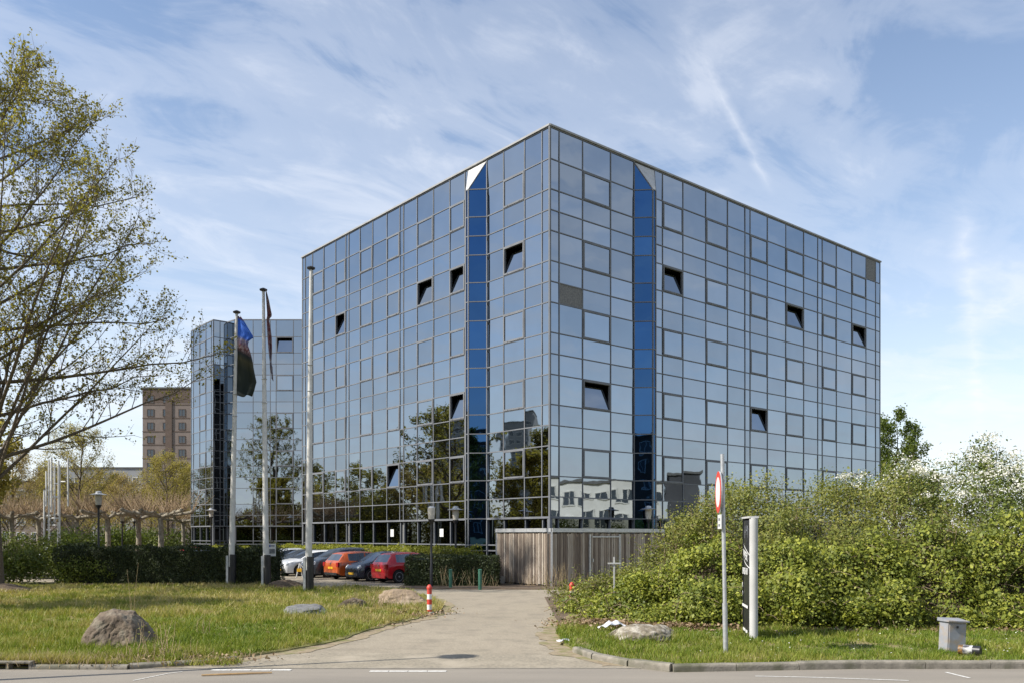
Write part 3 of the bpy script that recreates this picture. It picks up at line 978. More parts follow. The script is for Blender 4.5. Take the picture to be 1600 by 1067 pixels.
mb.box((0, 0, 0), (0.05, 0.03, 0.16), face_matrix(SC + RIGHT * 2.55 + RN * 0.06 + Vector((0, 0, 1.15)), RN))
mb.build('gate_rail', STEEL, shed)
mb = MB(); mb.prism([(SC + FAR * 0.1 + RIGHT * 0.1)[:2], (SC + RIGHT * 7.5 + FAR * 0.1)[:2], (SC + RIGHT * 7.5 + FAR * 0.9)[:2], (SC + RIGHT * 0.9 + FAR * 0.9)[:2], (SC + RIGHT * 0.9 + FAR * 3.8)[:2], (SC + RIGHT * 0.1 + FAR * 3.8)[:2]], HS - 0.12, HS - 0.06)
mb.build('roof_sheet', STEEL, shed)
cb = MB(); cb.box((-0.62, 40.9, 0.2), (0.55, 0.4, 0.34)); tag(cb.build('concrete_block', CONCRETE), 'grey concrete block at the left foot of the timber enclosure', 'block')

# ------------------------------------------------------------------ vegetation
def bez(p0, p1, p2, k):
    t = np.linspace(0, 1, k)[:, None]
    return (1 - t) ** 2 * p0 + 2 * (1 - t) * t * p1 + t ** 2 * p2


def tree(name, label, cat, base, H, crown, trunk_r, z0, nprim, nsec, ntwig, nleaf, leaf, mats, seed, group=None,
         rise=0.55, seclen=0.38, twlen=0.7, spread=0.1, up=0.35, lean=(0, 0), top=0.95, minr=0.006, aspect=0.7, thick=1.0, pw=1.15, rlo=0.55):
    """trunk, limbs, branches and twigs grown one from the other; leaves sit along the twigs"""
    rng = np.random.default_rng(seed)
    bx, by, bz = base
    root = thing(name, label, cat, base, 0, group)
    kz = 9
    tz = np.linspace(0, H * top, kz)
    wob = np.cumsum(rng.normal(0, 0.012 * H, (kz, 2)), axis=0) * np.linspace(0, 1, kz)[:, None]
    TP = np.column_stack([bx + wob[:, 0] + lean[0] * tz / H, by + wob[:, 1] + lean[1] * tz / H, bz + tz])
    TR = trunk_r * (1 - 0.93 * (tz / (H * top)) ** 0.85)
    TR[0] *= 1.35
    at = lambda h: np.array([np.interp(h, tz, TP[:, i]) for i in range(3)])
    rad = lambda h: np.interp(h, tz, TR)
    big = [(TP, np.maximum(TR, 0.02))]; mid = []; small = []; LP = []; LN_ = []
    for i in range(nprim):
        s = (i + rng.random()) / nprim
        h0 = z0 + (H * 0.9 - z0) * s ** pw
        h1 = min(h0 + rise * (H - h0) * rng.uniform(rlo, 1.0), H * 0.985)
        az = i * 2.39996 + rng.normal(0, 0.25)
        R = max(crown(h1) * rng.uniform(0.78, 1.03), 0.4)
        p0 = at(h0)
        out = np.array([math.cos(az), math.sin(az), 0])
        p2 = np.array([bx, by, bz]) + out * R + np.array([0, 0, h1])
        p1 = p0 + out * R * 0.5 + np.array([0, 0, (h1 - h0) * rng.uniform(0.3, 0.62)])
        P = bez(p0, p1, p2, 8) + rng.normal(0, 0.012 * R, (8, 3)) * np.linspace(0, 1, 8)[:, None]
        r0 = min(rad(h0) * 0.62, 0.014 + R * 0.0125 * thick)
        big.append((P, r0 * np.linspace(1, 0.16, 8) ** 1.0 + 0.004))
        for j in range(nsec):
            u = 0.18 + 0.82 * (j + rng.random()) / nsec
            k = min(int(u * 7), 6); f = u * 7 - k
            q = P[k] * (1 - f) + P[k + 1] * f
            tan = P[k + 1] - P[k]; tan = tan / (np.linalg.norm(tan) + 1e-9)
            d = tan * 0.75 + unit(rng.normal(size=(1, 3)))[0] * 0.75 + np.array([0, 0, up])
            d /= np.linalg.norm(d)
            L = seclen * R * (1.15 - 0.75 * u) * rng.uniform(0.6, 1.2) + 0.35
            e = q + d * L
            Q = bez(q, q + d * L * 0.5 + np.array([0, 0, -0.05 * L]), e + np.array([0, 0, 0.08 * L]), 5) + rng.normal(0, 0.02 * L, (5, 3)) * np.linspace(0, 1, 5)[:, None]
            rs = max(r0 * (1 - 0.8 * u) * 0.5, minr * 1.4)
            mid.append((Q, rs * np.linspace(1, 0.3, 5)))
            for w in range(ntwig):
                v = 0.15 + 0.85 * (w + rng.random()) / ntwig
                k2 = min(int(v * 4), 3); f2 = v * 4 - k2
                g = Q[k2] * (1 - f2) + Q[k2 + 1] * f2
                d2 = (Q[k2 + 1] - Q[k2]); d2 = d2 / (np.linalg.norm(d2) + 1e-9)
                d2 = d2 * 0.6 + unit(rng.normal(size=(1, 3)))[0] * 0.8 + np.array([0, 0, up])
                d2 /= np.linalg.norm(d2)
                l2 = twlen * rng.uniform(0.5, 1.25)
                T = np.array([g, g + d2 * l2 * 0.5 + rng.normal(0, 0.03, 3), g + d2 * l2])
                small.append((T, np.array([minr, minr * 0.8, minr * 0.5])))
                m = rng.poisson(nleaf)
                if m:
                    tt = rng.uniform(0.3, 1.05, m)[:, None]
                    LP.append(g + d2 * l2 * tt + rng.normal(0, spread, (m, 3)))
    place('trunk', tubes_mesh('trunk', big, mats[0], 7), root)
    place('branches', tubes_mesh('branches', mid, mats[0], 4), root)
    if small: place('twigs', tubes_mesh('twigs', small, mats[1], 3), root)
    if LP:
        C = np.concatenate(LP)
        N = rng.normal(size=C.shape) + np.array([0, 0, 0.5])
        sz = leaf * rng.uniform(0.6, 1.25, len(C))
        place('crown', leaf_mesh('crown', C, N, sz, mats[2], rng, aspect), root)
    return root


prof = lambda zs, rs: (lambda h: float(np.interp(h, zs, rs)))

MIRROR_BELT = []
# the big tree at the left edge of the photograph
tree('maple_tree', 'tall spreading tree with fresh young leaves on the left edge of the lawn', 'tree', (-20.95, 35.0, 0.05), 22.6,
     prof([0, 5.5, 8, 10.5, 12, 14.5, 16.5, 18.5, 20.5, 22.6], [3, 6.6, 8.1, 8.2, 8.0, 7.5, 6.7, 5.2, 3.0, 0.6]), 0.28, 4.0, 60, 17, 10, 5.2, 0.12, (BARK, BARK, L_TREE), 7,
     rise=0.62, seclen=0.32, twlen=0.65, spread=0.08, minr=0.007, thick=0.66, pw=1.3, rlo=0.10)
mound = MB()
for k in range(1):
    pr = [(1.3, 0.0), (0.95, 0.10), (0.6, 0.2), (0.4, 0.27), (0.2, 0.3)]
    mound.lathe(pr, 20, Matrix.Translation((-20.6, 34.9, 0.06)))
tag(mound.build('earth_mound', SOIL, smooth=True), 'low mound of bare brown earth round the left tree trunk', 'earth mound')

# trees out of the frame on the left; they are seen mirrored in the glass and cast shade on the lawn
tree('lawn_tree', 'leafy tree whose crown shades the lawn behind the left boulder', 'tree', (-23.0, 24.0, 0), 13.5,
     prof([0, 3, 6, 9, 13], [2, 3.6, 4.6, 3.8, 0.5]), 0.22, 3.0, 18, 9, 6, 6, 0.26, (BARK, BARK, L_DARK), 21)
tree('mirrored_tree', 'broad dark tree mirrored in the far glass wing', 'tree', (-33.0, 36.0, 0), 19.5,
     prof([0, 4, 8, 12, 16, 19.5], [2, 5.0, 6.2, 5.6, 3.6, 0.4]), 0.30, 4.0, 26, 11, 7, 4, 0.24, (BARK, BARK, L_DARK), 22)
tree('mirrored_tree', 'round-headed tree mirrored in the middle of the sunlit left glass wall', 'tree', (-38.5, 56.0, 0), 15.4,
     prof([0, 3, 6, 10, 13, 15.2], [2, 4.6, 5.8, 5.4, 3.6, 0.4]), 0.34, 3.0, 24, 10, 7, 4.5, 0.25, (BARK, BARK, L_DARK), 23, thick=1.6)
tree('mirrored_tree', 'yellow-green tree mirrored beside the corner of the sunlit left glass wall', 'tree', (-30.0, 46.8, 0), 9.6,
     prof([0, 2, 5, 7.5, 9.6], [2, 3.0, 3.4, 2.6, 0.3]), 0.22, 2.2, 18, 9, 6, 8, 0.26, (BARK, TWIG, L_WILLOW), 24)
tree('mirrored_tree', 'slim dark tree mirrored at the very corner of the sunlit left glass wall', 'tree', (-44.0, 47.0, 0), 13.4,
     prof([0, 3, 6, 10, 13.4], [1.5, 2.6, 3.0, 2.2, 0.3]), 0.2, 2.0, 20, 9, 6, 7, 0.26, (BARK, BARK, L_DARK), 25)
for i, (x, y, h, r) in enumerate([(-47, 62, 10, 4.4), (-55, 70, 10.5, 4.8), (-50, 78, 10, 4.6), (-62, 80, 11.5, 5.0), (-66, 64, 12, 5)]):
    tree('mirrored_tree', ['brown budding tree mirrored left of the round-headed one in the glass wall', 'budding tree mirrored low in the middle of the left glass wall',
         'budding tree mirrored low at the far end of the left glass wall', 'taller budding tree mirrored behind the others in the left glass wall', 'spreading budding tree mirrored behind the round-headed one'][i],
         'tree', (x, y, 0), h, prof([0, 2, h * 0.5, h * 0.8, h], [2, r * 0.8, r, r * 0.7, 0.3]), 0.24, 2.0, 20, 9, 6, 5, 0.26, (BARK, TWIG, L_DARK if i % 2 else L_BUD), 40 + i, 'trees mirrored in the left glass wall')

for i, (x, y, r, h, lab) in enumerate([(-36, 47.5, 5.0, 3.6, 'shrub belt mirrored at the foot of the glass wall near the corner'), (-42, 56, 5.5, 4.2, 'shrub belt mirrored below the round-headed tree'), (-47, 65, 6, 4.4, 'shrub belt mirrored low in the middle of the left glass wall'),
                                  (-53, 75, 6.5, 4.6, 'shrub belt mirrored low towards the far end of the glass wall'), (-58, 86, 7, 4.8, 'shrub belt mirrored at the far end of the glass wall'), (-66, 98, 8, 5.0, 'farthest shrub belt mirrored in the glass wall'),
                                  (-34, 28, 5, 5.0, 'shrub belt mirrored low in the left part of the far glass wing'), (-28.5, 20.5, 4.0, 4.6, 'shrub belt mirrored low in the right part of the far glass wing')]):
    MIRROR_BELT.append((x, y, r, h, lab))

# pollarded plane trees behind the hedge
def pollard(x, y, h, seed, label):
    rng = np.random.default_rng(seed)
    root = thing('pollarded_plane', label, 'tree', (x, y, 0), 0, 'pollarded plane trees behind the hedge')
    tr = [(np.array([[x, y, 0], [x + 0.05, y, h * 0.5], [x, y, h * 0.92], [x, y, h]]), np.array([0.25, 0.2, 0.19, 0.16]))]
    sh = []
    for k in range(7):
        az = k * 0.9 + rng.normal(0, 0.2)
        o = np.array([math.cos(az), math.sin(az), 0])
        L = rng.uniform(1.6, 2.9)
        p0 = np.array([x, y, h * 0.93])
        P = np.array([p0, p0 + o * L * 0.35 + [0, 0, 0.25], p0 + o * L * 0.7 + [0, 0, 0.28], p0 + o * L + [0, 0, 0.42]]) + rng.normal(0, 0.05, (4, 3))
        tr.append((P, np.array([0.13, 0.1, 0.1, 0.13])))
        for b in range(3):
            kn = P[1 + b]
            tr.append((np.array([kn + [0, 0, -0.08], kn + [0, 0, 0.06], kn + [0, 0, 0.18]]), np.array([0.07, 0.2, 0.06])))
            for s in range(12):
                d = np.array([rng.normal(0, 0.5), rng.normal(0, 0.5), 1.0]) + o * 0.35
                d /= np.linalg.norm(d)
                l = rng.uniform(0.7, 1.9)
                sh.append((np.array([kn, kn + d * l * 0.5 + rng.normal(0, 0.06, 3), kn + d * l + [0, 0, 0.1]]), np.array([0.020, 0.016, 0.009])))
    place('trunk', tubes_mesh('trunk', tr, BARK_P, 7), root)
    place('shoots', tubes_mesh('shoots', sh, TWIG_P, 3), root)


PX = [(168, 66, 'pollarded plane tree directly right of the hooded lamp on the left'), (216, 68, 'pollarded plane tree between the hooded lamp and the glass wing'), (251, 63, 'pollarded plane tree nearest to the glass wing'),
      (120, 72, 'pollarded plane tree behind the white lattice mast'), (60, 74, 'pollarded plane tree left of the white lattice mast'), (18, 70, 'leftmost pollarded plane tree beside the tall tree trunk'),
      (286, 90, 'small far pollarded plane tree at the edge of the glass wing')]
for i, (px, y, lab) in enumerate(PX):
    pollard((px - 800) / 1350 * y, y, 3.9, 60 + i, lab)

# budding trees farther back
BT = [(20, 88, 11.5, 4.4, L_BUD, 'brown budding tree behind the tall tree trunk at far left'), (118, 84, 13.5, 4.4, L_WILLOW, 'tall sparse budding tree behind the white lattice mast'),
      (72, 100, 9.5, 4.4, L_BUD, 'round brown budding tree left of the lattice mast'), (165, 106, 10.5, 4.6, L_BUD, 'brown budding tree behind the hooded lamp on the left'),
      (196, 96, 9.0, 3.8, L_BUD, 'reddish brown budding tree below the gap of sky'), (262, 92, 11.2, 3.8, L_WILLOW, 'yellow-green willow in front of the brown flats'),
      (300, 100, 10.5, 3.8, L_WILLOW, 'yellow-green tree half hidden by the glass wing'), (235, 118, 9.0, 3.8, L_BUD, 'small brown tree in front of the foot of the flats'),
      (-30, 96, 12, 4.6, L_BUD, 'budding tree at the very left edge behind the hedge'), (140, 135, 11.0, 5, L_BUD, 'far budding tree between the mast and the lamp')]
for i, (px, y, h, r, lm, lab) in enumerate(BT):
    tree('budding_tree', lab, 'tree', ((px - 800) / 1350 * y, y, 0), h, prof([0, 1.6, h * 0.45, h * 0.8, h], [1.6, r * 0.85, r, r * 0.65, 0.3]), 0.22, 1.6, 24, 10, 9, 5,
         0.15, (BARK, TWIG, lm), 80 + i, 'budding trees in the left background', spread=0.16, aspect=0.6)

# round leafy tree right of the office block
tree('leafy_tree', 'green leafy tree rising behind the shrubs right of the office block', 'tree', (46.6, 105.0, 0), 17.6,
     prof([0, 4, 8, 12, 15.5, 17.6], [2.0, 3.0, 3.7, 3.6, 2.5, 0.5]), 0.24, 3.0, 24, 10, 7, 6, 0.30, (BARK, BARK, L_GREEN), 33, spread=0.2)
tree('leafy_tree', 'lower green tree hidden mostly by shrubs right of the office block', 'tree', (50.0, 103.0, 0), 10.0,
     prof([0, 2, 5, 8.2], [1.5, 2.4, 2.4, 0.4]), 0.14, 1.8, 16, 8, 6, 7, 0.24, (BARK, BARK, L_GREEN), 34, spread=0.16)


def hedge(name, label, cat, a, b, thick, h, mat, seed, dens=330, leaf=0.075, rough=0.07, hvar=0.06, taper=0.04, parent_kind=None):
    """clipped hedge from a to b; leaf faces over a solid twiggy inside"""
    rng = np.random.default_rng(seed)
    a = np.array([a[0], a[1], 0.0]); b = np.array([b[0], b[1], 0.0])
    d = b - a; L = np.linalg.norm(d); d /= L
    nrm = np.array([d[1], -d[0], 0.0])
    root = thing(name, label, cat, tuple((a + b) / 2))
    mb = MB()
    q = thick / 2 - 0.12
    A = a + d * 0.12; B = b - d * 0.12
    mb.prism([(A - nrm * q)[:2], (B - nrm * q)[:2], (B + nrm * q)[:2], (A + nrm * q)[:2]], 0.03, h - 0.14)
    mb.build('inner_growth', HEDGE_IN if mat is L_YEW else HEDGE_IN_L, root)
    areas = {'front': L * h, 'back': L * h, 'top': L * thick, 'e0': thick * h, 'e1': thick * h}
    Cs = []; Ns = []
    for k, ar in areas.items():
        n = int(ar * dens * (0.35 if k == 'back' else 1))
        u, v = rng.random(n), rng.random(n)
        if k in ('front', 'back'):
            s = 1 if k == 'front' else -1
            C = a + d * (u * L)[:, None] + nrm * s * (thick / 2) + np.array([0, 0, 1]) * (v * h)[:, None]; N = nrm * s
        elif k == 'top':
            C = a + d * (u * L)[:, None] + nrm * ((v - 0.5) * thick)[:, None] + np.array([0, 0, h]); N = np.array([0, 0, 1.0])
        else:
            e, s = (a, -1) if k == 'e0' else (b, 1)
            C = e + nrm * ((u - 0.5) * thick)[:, None] + np.array([0, 0, 1]) * (v * h)[:, None]; N = d * s
        Cs.append(C); Ns.append(np.tile(N, (n, 1)))
    C = np.concatenate(Cs); N = np.concatenate(Ns)
    lump = np.array([noise.noise(Vector((p[0] * 1.1, p[1] * 1.1, p[2] * 1.1))) for p in C])
    lump2 = np.array([noise.noise(Vector((p[0] * 4.1, p[1] * 4.1, p[2] * 4.1 + 7))) for p in C])
    C = C + N * (lump * hvar * 1.6 + lump2 * rough)[:, None] + rng.normal(0, 0.03, C.shape)
    C[:, 2] = np.maximum(C[:, 2], 0.04)
    place('foliage', leaf_mesh('foliage', C, N + rng.normal(0, 0.7, N.shape), leaf * rng.uniform(0.6, 1.3, len(C)), mat, rng, 0.5), root)
    return root


hedge('yew_hedge', 'long dark clipped yew hedge along the back of the left lawn', 'hedge', (-21.0, 40.6), (-10.75, 39.7), 1.5, 1.72, L_YEW, 5, 800, 0.085, 0.12, 0.2)
hedge('yew_hedge', 'short dark clipped hedge in front of the red car', 'hedge', (-4.75, 39.5), (-0.65, 39.3), 1.3, 1.34, L_YEW, 6, 900, 0.08, 0.07, 0.07)
hedge('light_hedge', 'yellow-green hedge along the foot of the sunlit glass wall', 'hedge', (-15.7, 58.2), (-1.9, 41.9), 1.1, 1.62, L_LIGHT, 8, 420, 0.10, 0.14, 0.14)
hedge('light_hedge', 'yellow-green hedge at the foot of the far glass wing', 'hedge', (-27.5, 74.0), (-16.0, 73.0), 1.4, 1.3, L_LIGHT, 9, 200, 0.13, 0.15, 0.12)


def bush(name, label, cat, c, r, mats, seed, n=6000, leaf=0.09, lumps=7, stems=20, group=None, blossom=0):
    """loose bush of overlapping leafy lumps with stems showing between them"""
    rng = np.random.default_rng(seed)
    c = np.array(c, float); r = np.array(r, float)
    root = thing(name, label, cat, tuple(c), 0, group)
    Cs = []; Ns = []
    for k in range(lumps):
        o = unit(rng.normal(size=(1, 3)))[0] * 0.5; o[2] = abs(o[2]) * 0.9 + 0.35
        lc = c + o * r; lr = r * rng.uniform(0.38, 0.62)
        m = n // lumps
        D = unit(rng.normal(size=(m, 3)))
        P = lc + D * lr * (rng.random((m, 1)) ** 0.35)
        Cs.append(P); Ns.append(D)
    C = np.concatenate(Cs); N = np.concatenate(Ns)
    ok = C[:, 2] > 0.05
    C, N = C[ok], N[ok]
    place('foliage', leaf_mesh('foliage', C, N + rng.normal(0, 0.8, N.shape), leaf * rng.uniform(0.6, 1.3, len(C)), mats[0], rng), root)
    ps = []
    for k in range(stems):
        d = unit(rng.normal(size=(1, 3)))[0]; d[2] = abs(d[2]) + 0.6; d /= np.linalg.norm(d)
        e = c + d * r * rng.uniform(0.8, 1.15) * np.array([1, 1, 1.25])
        s = c + np.array([rng.normal(0, 0.2) * r[0], rng.normal(0, 0.2) * r[1], 0])
        ps.append((bez(s, s + (e - s) * [0.3, 0.3, 0.6], e, 5), np.array([0.018, 0.015, 0.012, 0.009, 0.005])))
    tag(place('stems', tubes_mesh('stems', ps, mats[1], 4), root), kind='stuff')
    return root


# looser shrubs at the left end of the hedge and far behind it
bush('loose_shrub', 'light green loose shrub at the left end of the dark hedge', 'shrub', (-23.2, 40.5, 0), (2.0, 1.2, 1.5), (L_HAW, TWIG), 12, 7000, 0.11, 8)
bush('loose_shrub', 'lighter green straggly shrub merging with the left third of the dark hedge', 'shrub', (-19.6, 40.0, 0), (1.9, 0.9, 1.25), (L_HAW, TWIG), 71, 7000, 0.09, 9)
bush('loose_shrub', 'green shrub behind the hedge below the white lattice mast', 'shrub', (-24.6, 46.5, 0), (2.6, 1.4, 1.9), (L_HAW, TWIG), 13, 6000, 0.13, 8)
bush('loose_shrub', 'dark green shrub behind the hedge right of the lattice mast', 'shrub', (-31.5, 62, 0), (3.2, 1.6, 2.5), (L_GREEN, TWIG), 14, 5000, 0.16, 8)
bush('loose_shrub', 'green shrub behind the hedge near the hooded lamp', 'shrub', (-33.5, 72, 0), (4.2, 1.6, 2.6), (L_GREEN, TWIG), 15, 5000, 0.18, 9)
bush('loose_shrub', 'yellowish shrub behind the trunks of the pollarded trees', 'shrub', (-36.2, 84, 0), (4.2, 1.8, 2.6), (L_HAW, TWIG), 16, 5000, 0.2, 9)
bush('loose_shrub', 'far green shrub row below the brown flats', 'shrub', (-41, 100, 0), (6.5, 1.8, 2.6), (L_GREEN, TWIG), 17, 5000, 0.22, 10)
bush('loose_shrub', 'broad shrub mass at the far left edge behind the hedge', 'shrub', (-30, 50, 0), (4.6, 1.8, 2.2), (L_HAW, TWIG), 18, 6000, 0.16, 9)
bush('clipped_conifer', 'small dark clipped conifer in front of the far glass wing', 'shrub', (-17.5, 62.0, 0), (0.75, 0.75, 1.7), (L_YEW, TWIG), 19, 3500, 0.10, 6, 6)
bush('clipped_conifer', 'round dark clipped bush left of the first flagpole beside the glass wing', 'shrub', (-22.0, 60.0, 0), (0.8, 0.8, 1.25), (L_YEW, TWIG), 20, 3000, 0.10, 6, 6)
bush('loose_shrub', 'yellow-green shrub top behind the short dark hedge by the lamps', 'shrub', (-1.7, 41.0, 0), (1.0, 0.7, 1.3), (L_HAW, TWIG), 27, 3500, 0.085, 6, 8)

for i, (x, y, r, h, lab) in enumerate(MIRROR_BELT):
    bush('shrub_belt', lab, 'shrub', (x, y, 0), (r, r * 0.8, h * 1.35), (L_DARK, TWIG), 300 + i, 9000, 0.32, 12, 20, 'shrub belts mirrored in the glass')

# ---- the big thicket on the right: one height field shared by neighbouring bushes
TX = [1.3, 2.0, 2.8, 3.7, 4.5, 5.4, 6.3, 7.4, 8.7, 10.0, 11.1, 12.2, 13.5, 14.8, 17, 22, 30]
TH = [0.1, 0.4, 0.7, 1.0, 1.6, 2.6, 3.3, 3.5, 3.0, 3.45, 3.75, 3.9, 4.2, 3.8, 3.8, 3.8, 3.6]
FX = [1.3, 1.8, 2.5, 3.3, 4.5, 6.0, 10.0, 16.0, 30]
FY = [24.0, 22.8, 21.5, 20.9, 20.8, 20.75, 20.6, 20.5, 20.4]


def thicket_h(X, Y):
    H = np.interp(X, TX, TH); F = np.interp(X, FX, FY) + 0.32 * np.sin(X * 2.3) * np.cos(X * 0.9 + 1) + 0.2 * np.sin(X * 5.1)
    s = np.clip((Y - F) / 4.4, 0, 1) ** 0.62
    back = np.clip((32.5 - Y) / 3.0, 0, 1) ** 0.5
    return H * s * back


def lump3(P, f, off=0.0):
    return np.array([noise.noise(Vector((p[0] * f + off, p[1] * f - off, p[2] * f))) for p in P])


SEEDS = [  # x, y, kind, label
    (1.9, 22.6, 'bramble', 'low bramble patch trailing onto the edge of the driveway'),
    (3.6, 22.0, 'bramble', 'bright bramble bush behind the pale rock and the plastic litter'),
    (5.4, 21.9, 'bramble', 'bright bramble bush behind the prohibition sign post'),
    (7.6, 21.8, 'bramble', 'bright bramble bush just right of the black sign pillar'),
    (9.8, 21.8, 'bramble', 'bright bramble bush in the middle of the right verge'),
    (12.0, 21.8, 'bramble', 'bright bramble bush behind the grey utility cabinet'),
    (14.3, 21.8, 'bramble', 'bright bramble bush at the right edge of the verge'),
    (3.4, 25.6, 'shrub', 'thin leggy shrub in front of the slatted timber enclosure'),
    (5.6, 25.2, 'shrub', 'olive twiggy shrub left of the prohibition sign'),
    (7.6, 25.4, 'shrub', 'olive twiggy shrub above the black sign pillar'),
    (9.8, 25.6, 'shrub', 'brownish shrub in front of the shaded glass wall'),
    (11.8, 26.4, 'hawthorn', 'white-flowering hawthorn below the green leafy tree'),
    (14.0, 26.2, 'hawthorn', 'tall white-flowering hawthorn near the right edge'),
    (16.4, 26.0, 'hawthorn', 'white-flowering hawthorn at the right edge of the photograph'),
    (17.5, 21.8, 'bramble', 'bramble bush beyond the right edge of the verge'),
    (20.0, 24.0, 'shrub', 'olive shrub beyond the right edge of the photograph')]


def thicket():
    rng = np.random.default_rng(77)
    nC = 5600
    X = rng.uniform(1.6, 21.5, nC * 2)
    F = np.interp(X, FX, FY)
    Y = F + 7.2 * rng.random(nC * 2) ** 1.75
    H = thicket_h(X, Y)
    front = rng.random(nC * 2) < 0.45
    z = np.where(front, H * rng.random(nC * 2) ** 0.75, H - np.abs(rng.normal(0, 0.16, nC * 2)))
    # canes nearest the front only where the bush is
    P = np.column_stack([X, Y, z])
    lm = lump3(P, 0.75) * 0.62 + lump3(P, 1.9, 5.0) * 0.34
    P[:, 2] += lm * np.clip(H, 0.2, 1.6) * 0.75
    P[:, 1] -= lm * 0.7
    keep = (P[:, 2] > 0.08) & (rng.random(nC * 2) < np.clip(0.56 + lm * 1.3, 0.10, 1.0))
    P = P[keep]
    S = np.array([[s[0], s[1]] for s in SEEDS])
    wob = np.column_stack([lump3(P, 1.3, 2.0), lump3(P, 1.3, 9.0)]) * 0.8
    D = np.linalg.norm((P[:, None, :2] + wob[:, None, :]) - S[None], axis=2)
    # front leaves belong to the brambles, upper ones to the shrubs behind
    bn = lump3(P, 0.5, 4.0) * 1.5
    lowfront = (P[:, 2] + bn < 2.0) | (P[:, 1] + bn < np.interp(P[:, 0], FX, FY) + 1.3)
    for i, s in enumerate(SEEDS):
        if s[2] == 'bramble': D[~lowfront, i] += 3.0
        else: D[lowfront, i] += 2.2
    own = D.argmin(1)
    eps = 0.15
    for i, (sx, sy, kind, lab) in enumerate(SEEDS):
        Q = P[own == i]
        if len(Q) < 20: continue
        root = thing({'bramble': 'bramble_bush', 'shrub': 'wild_shrub', 'hawthorn': 'hawthorn_bush'}[kind], lab, 'shrub' if kind != 'bramble' else 'bramble', (sx, sy, 0.07), 0, 'bushes of the thicket on the right')
        dens, rad, sz = {'bramble': (46, 0.19, 0.074), 'shrub': (42, 0.24, 0.06), 'hawthorn': (44, 0.24, 0.062)}[kind]
        m = rng.poisson(dens, len(Q))
        C = np.repeat(Q, m, axis=0)
        off = rng.normal(0, 1, C.shape) * np.array([rad, rad, rad * 0.55])
        if kind != 'bramble': off = rng.normal(0, 1, C.shape) * np.array([rad * 0.75, rad * 0.75, rad])
        C = C + off
        gx = (thicket_h(C[:, 0] + eps, C[:, 1]) - thicket_h(C[:, 0] - eps, C[:, 1])) / (2 * eps)
        gy = (thicket_h(C[:, 0], C[:, 1] + eps) - thicket_h(C[:, 0], C[:, 1] - eps)) / (2 * eps)
        N = unit(np.column_stack([-gx, -gy, np.ones(len(C))]))
        ok = C[:, 2] > 0.09
        C, N = C[ok], N[ok]
        ct = np.clip(np.repeat(rng.random(len(Q)), m)[ok] * 0.6 + rng.random(len(C)) * 0.5, 0, 1)   # whole sprays differ in hue
        mat = {'bramble': L_BRAMBLE, 'shrub': L_SHRUB, 'hawthorn': L_HAW}[kind]
        place('foliage', leaf_mesh('foliage', C, N * 0.9 + rng.normal(0, 0.55, N.shape), sz * np.clip(rng.lognormal(0, 0.38, len(C)), 0.4, 2.0), mat, rng, 0.7, ct), root)
        # canes and stems
        ps = []
        k = 60 if kind != 'bramble' else 90
        sel = rng.choice(len(Q), min(k, len(Q)), replace=False)
        for q in Q[sel]:
            if kind == 'bramble':
                s0 = np.array([q[0] + rng.normal(0, 0.5), q[1] + abs(rng.normal(0.3, 0.5)), 0.05])
                e = q + np.array([rng.normal(0, 0.35), -abs(rng.normal(0.1, 0.2)), rng.normal(0.0, 0.15)])
                midp = (s0 + e) / 2 + np.array([0, 0, 0.6 * abs(e[2]) + 0.25])
                ps.append((bez(s0, midp, e, 7), np.linspace(0.010, 0.005, 7)))
            else:
                s0 = np.array([q[0] + rng.normal(0, 0.3), q[1] + rng.normal(0.2, 0.3), 0.05])
                e = q + np.array([rng.normal(0, 0.25), rng.normal(0, 0.25), abs(rng.normal(0.0, 0.22))])
                ps.append((bez(s0, (s0 + e) / 2 + rng.normal(0, 0.12, 3), e, 6), np.linspace(0.016, 0.004, 6)))
                for b in range(5):
                    t = rng.uniform(0.5, 0.95)
                    g = s0 * (1 - t) + e * t
                    h = g + np.array([rng.normal(0, 0.3), rng.normal(0, 0.3), rng.uniform(0.05, 0.3)])
                    ps.append((np.array([g, (g + h) / 2 + rng.normal(0, 0.03, 3), h]), np.array([0.007, 0.006, 0.004])))
        place('stems', tubes_mesh('stems', ps, TWIG, 4), root)
        if kind != 'bramble':
            # loose leaves on the shoots that stand above the bush
            ends = np.concatenate([p[0][-2:] for p in ps])
            E = np.repeat(ends, 7, axis=0) + rng.normal(0, 0.07, (len(ends) * 7, 3))
            place('shoot_leaves', leaf_mesh('shoot_leaves', E, rng.normal(size=E.shape) + [0, 0, 0.4], 0.062 * rng.uniform(0.6, 1.3, len(E)), mat, rng, 0.6), root)
        if kind == 'hawthorn':
            hi = Q[Q[:, 2] > 0.80 * thicket_h(Q[:, 0], Q[:, 1])]
            hi = hi[hi[:, 2] > 3.0]
            if len(hi):
                hi = hi[rng.choice(len(hi), min(len(hi), 58), replace=False)]
                Bc = np.repeat(hi, 44, axis=0) + rng.normal(0, 1, (len(hi) * 44, 3)) * [0.12, 0.12, 0.06] + [0, -0.25, 0.34]
                place('blossom', leaf_mesh('blossom', Bc, rng.normal(size=Bc.shape) + [0, -0.6, 0.7], 0.055 * rng.uniform(0.6, 1.3, len(Bc)), L_BLOSSOM, rng, 0.9), root)


thicket()
# an added soil-coloured hull hidden below the thicket, so that light does not pass under it
bk = MB()
gx = np.linspace(1.2, 22, 50); gy = np.linspace(20.6, 32, 26)
gv = [(x, y, max(0.03, float(thicket_h(np.array([x]), np.array([y]))[0]) * 0.55 - 0.12)) for y in gy for x in gx]
bk.add(gv, [(j * 50 + i, j * 50 + i + 1, (j + 1) * 50 + i + 1, (j + 1) * 50 + i) for j in range(25) for i in range(49)])
tag(bk.build('thicket_light_block', SOIL, smooth=True), kind='structure')

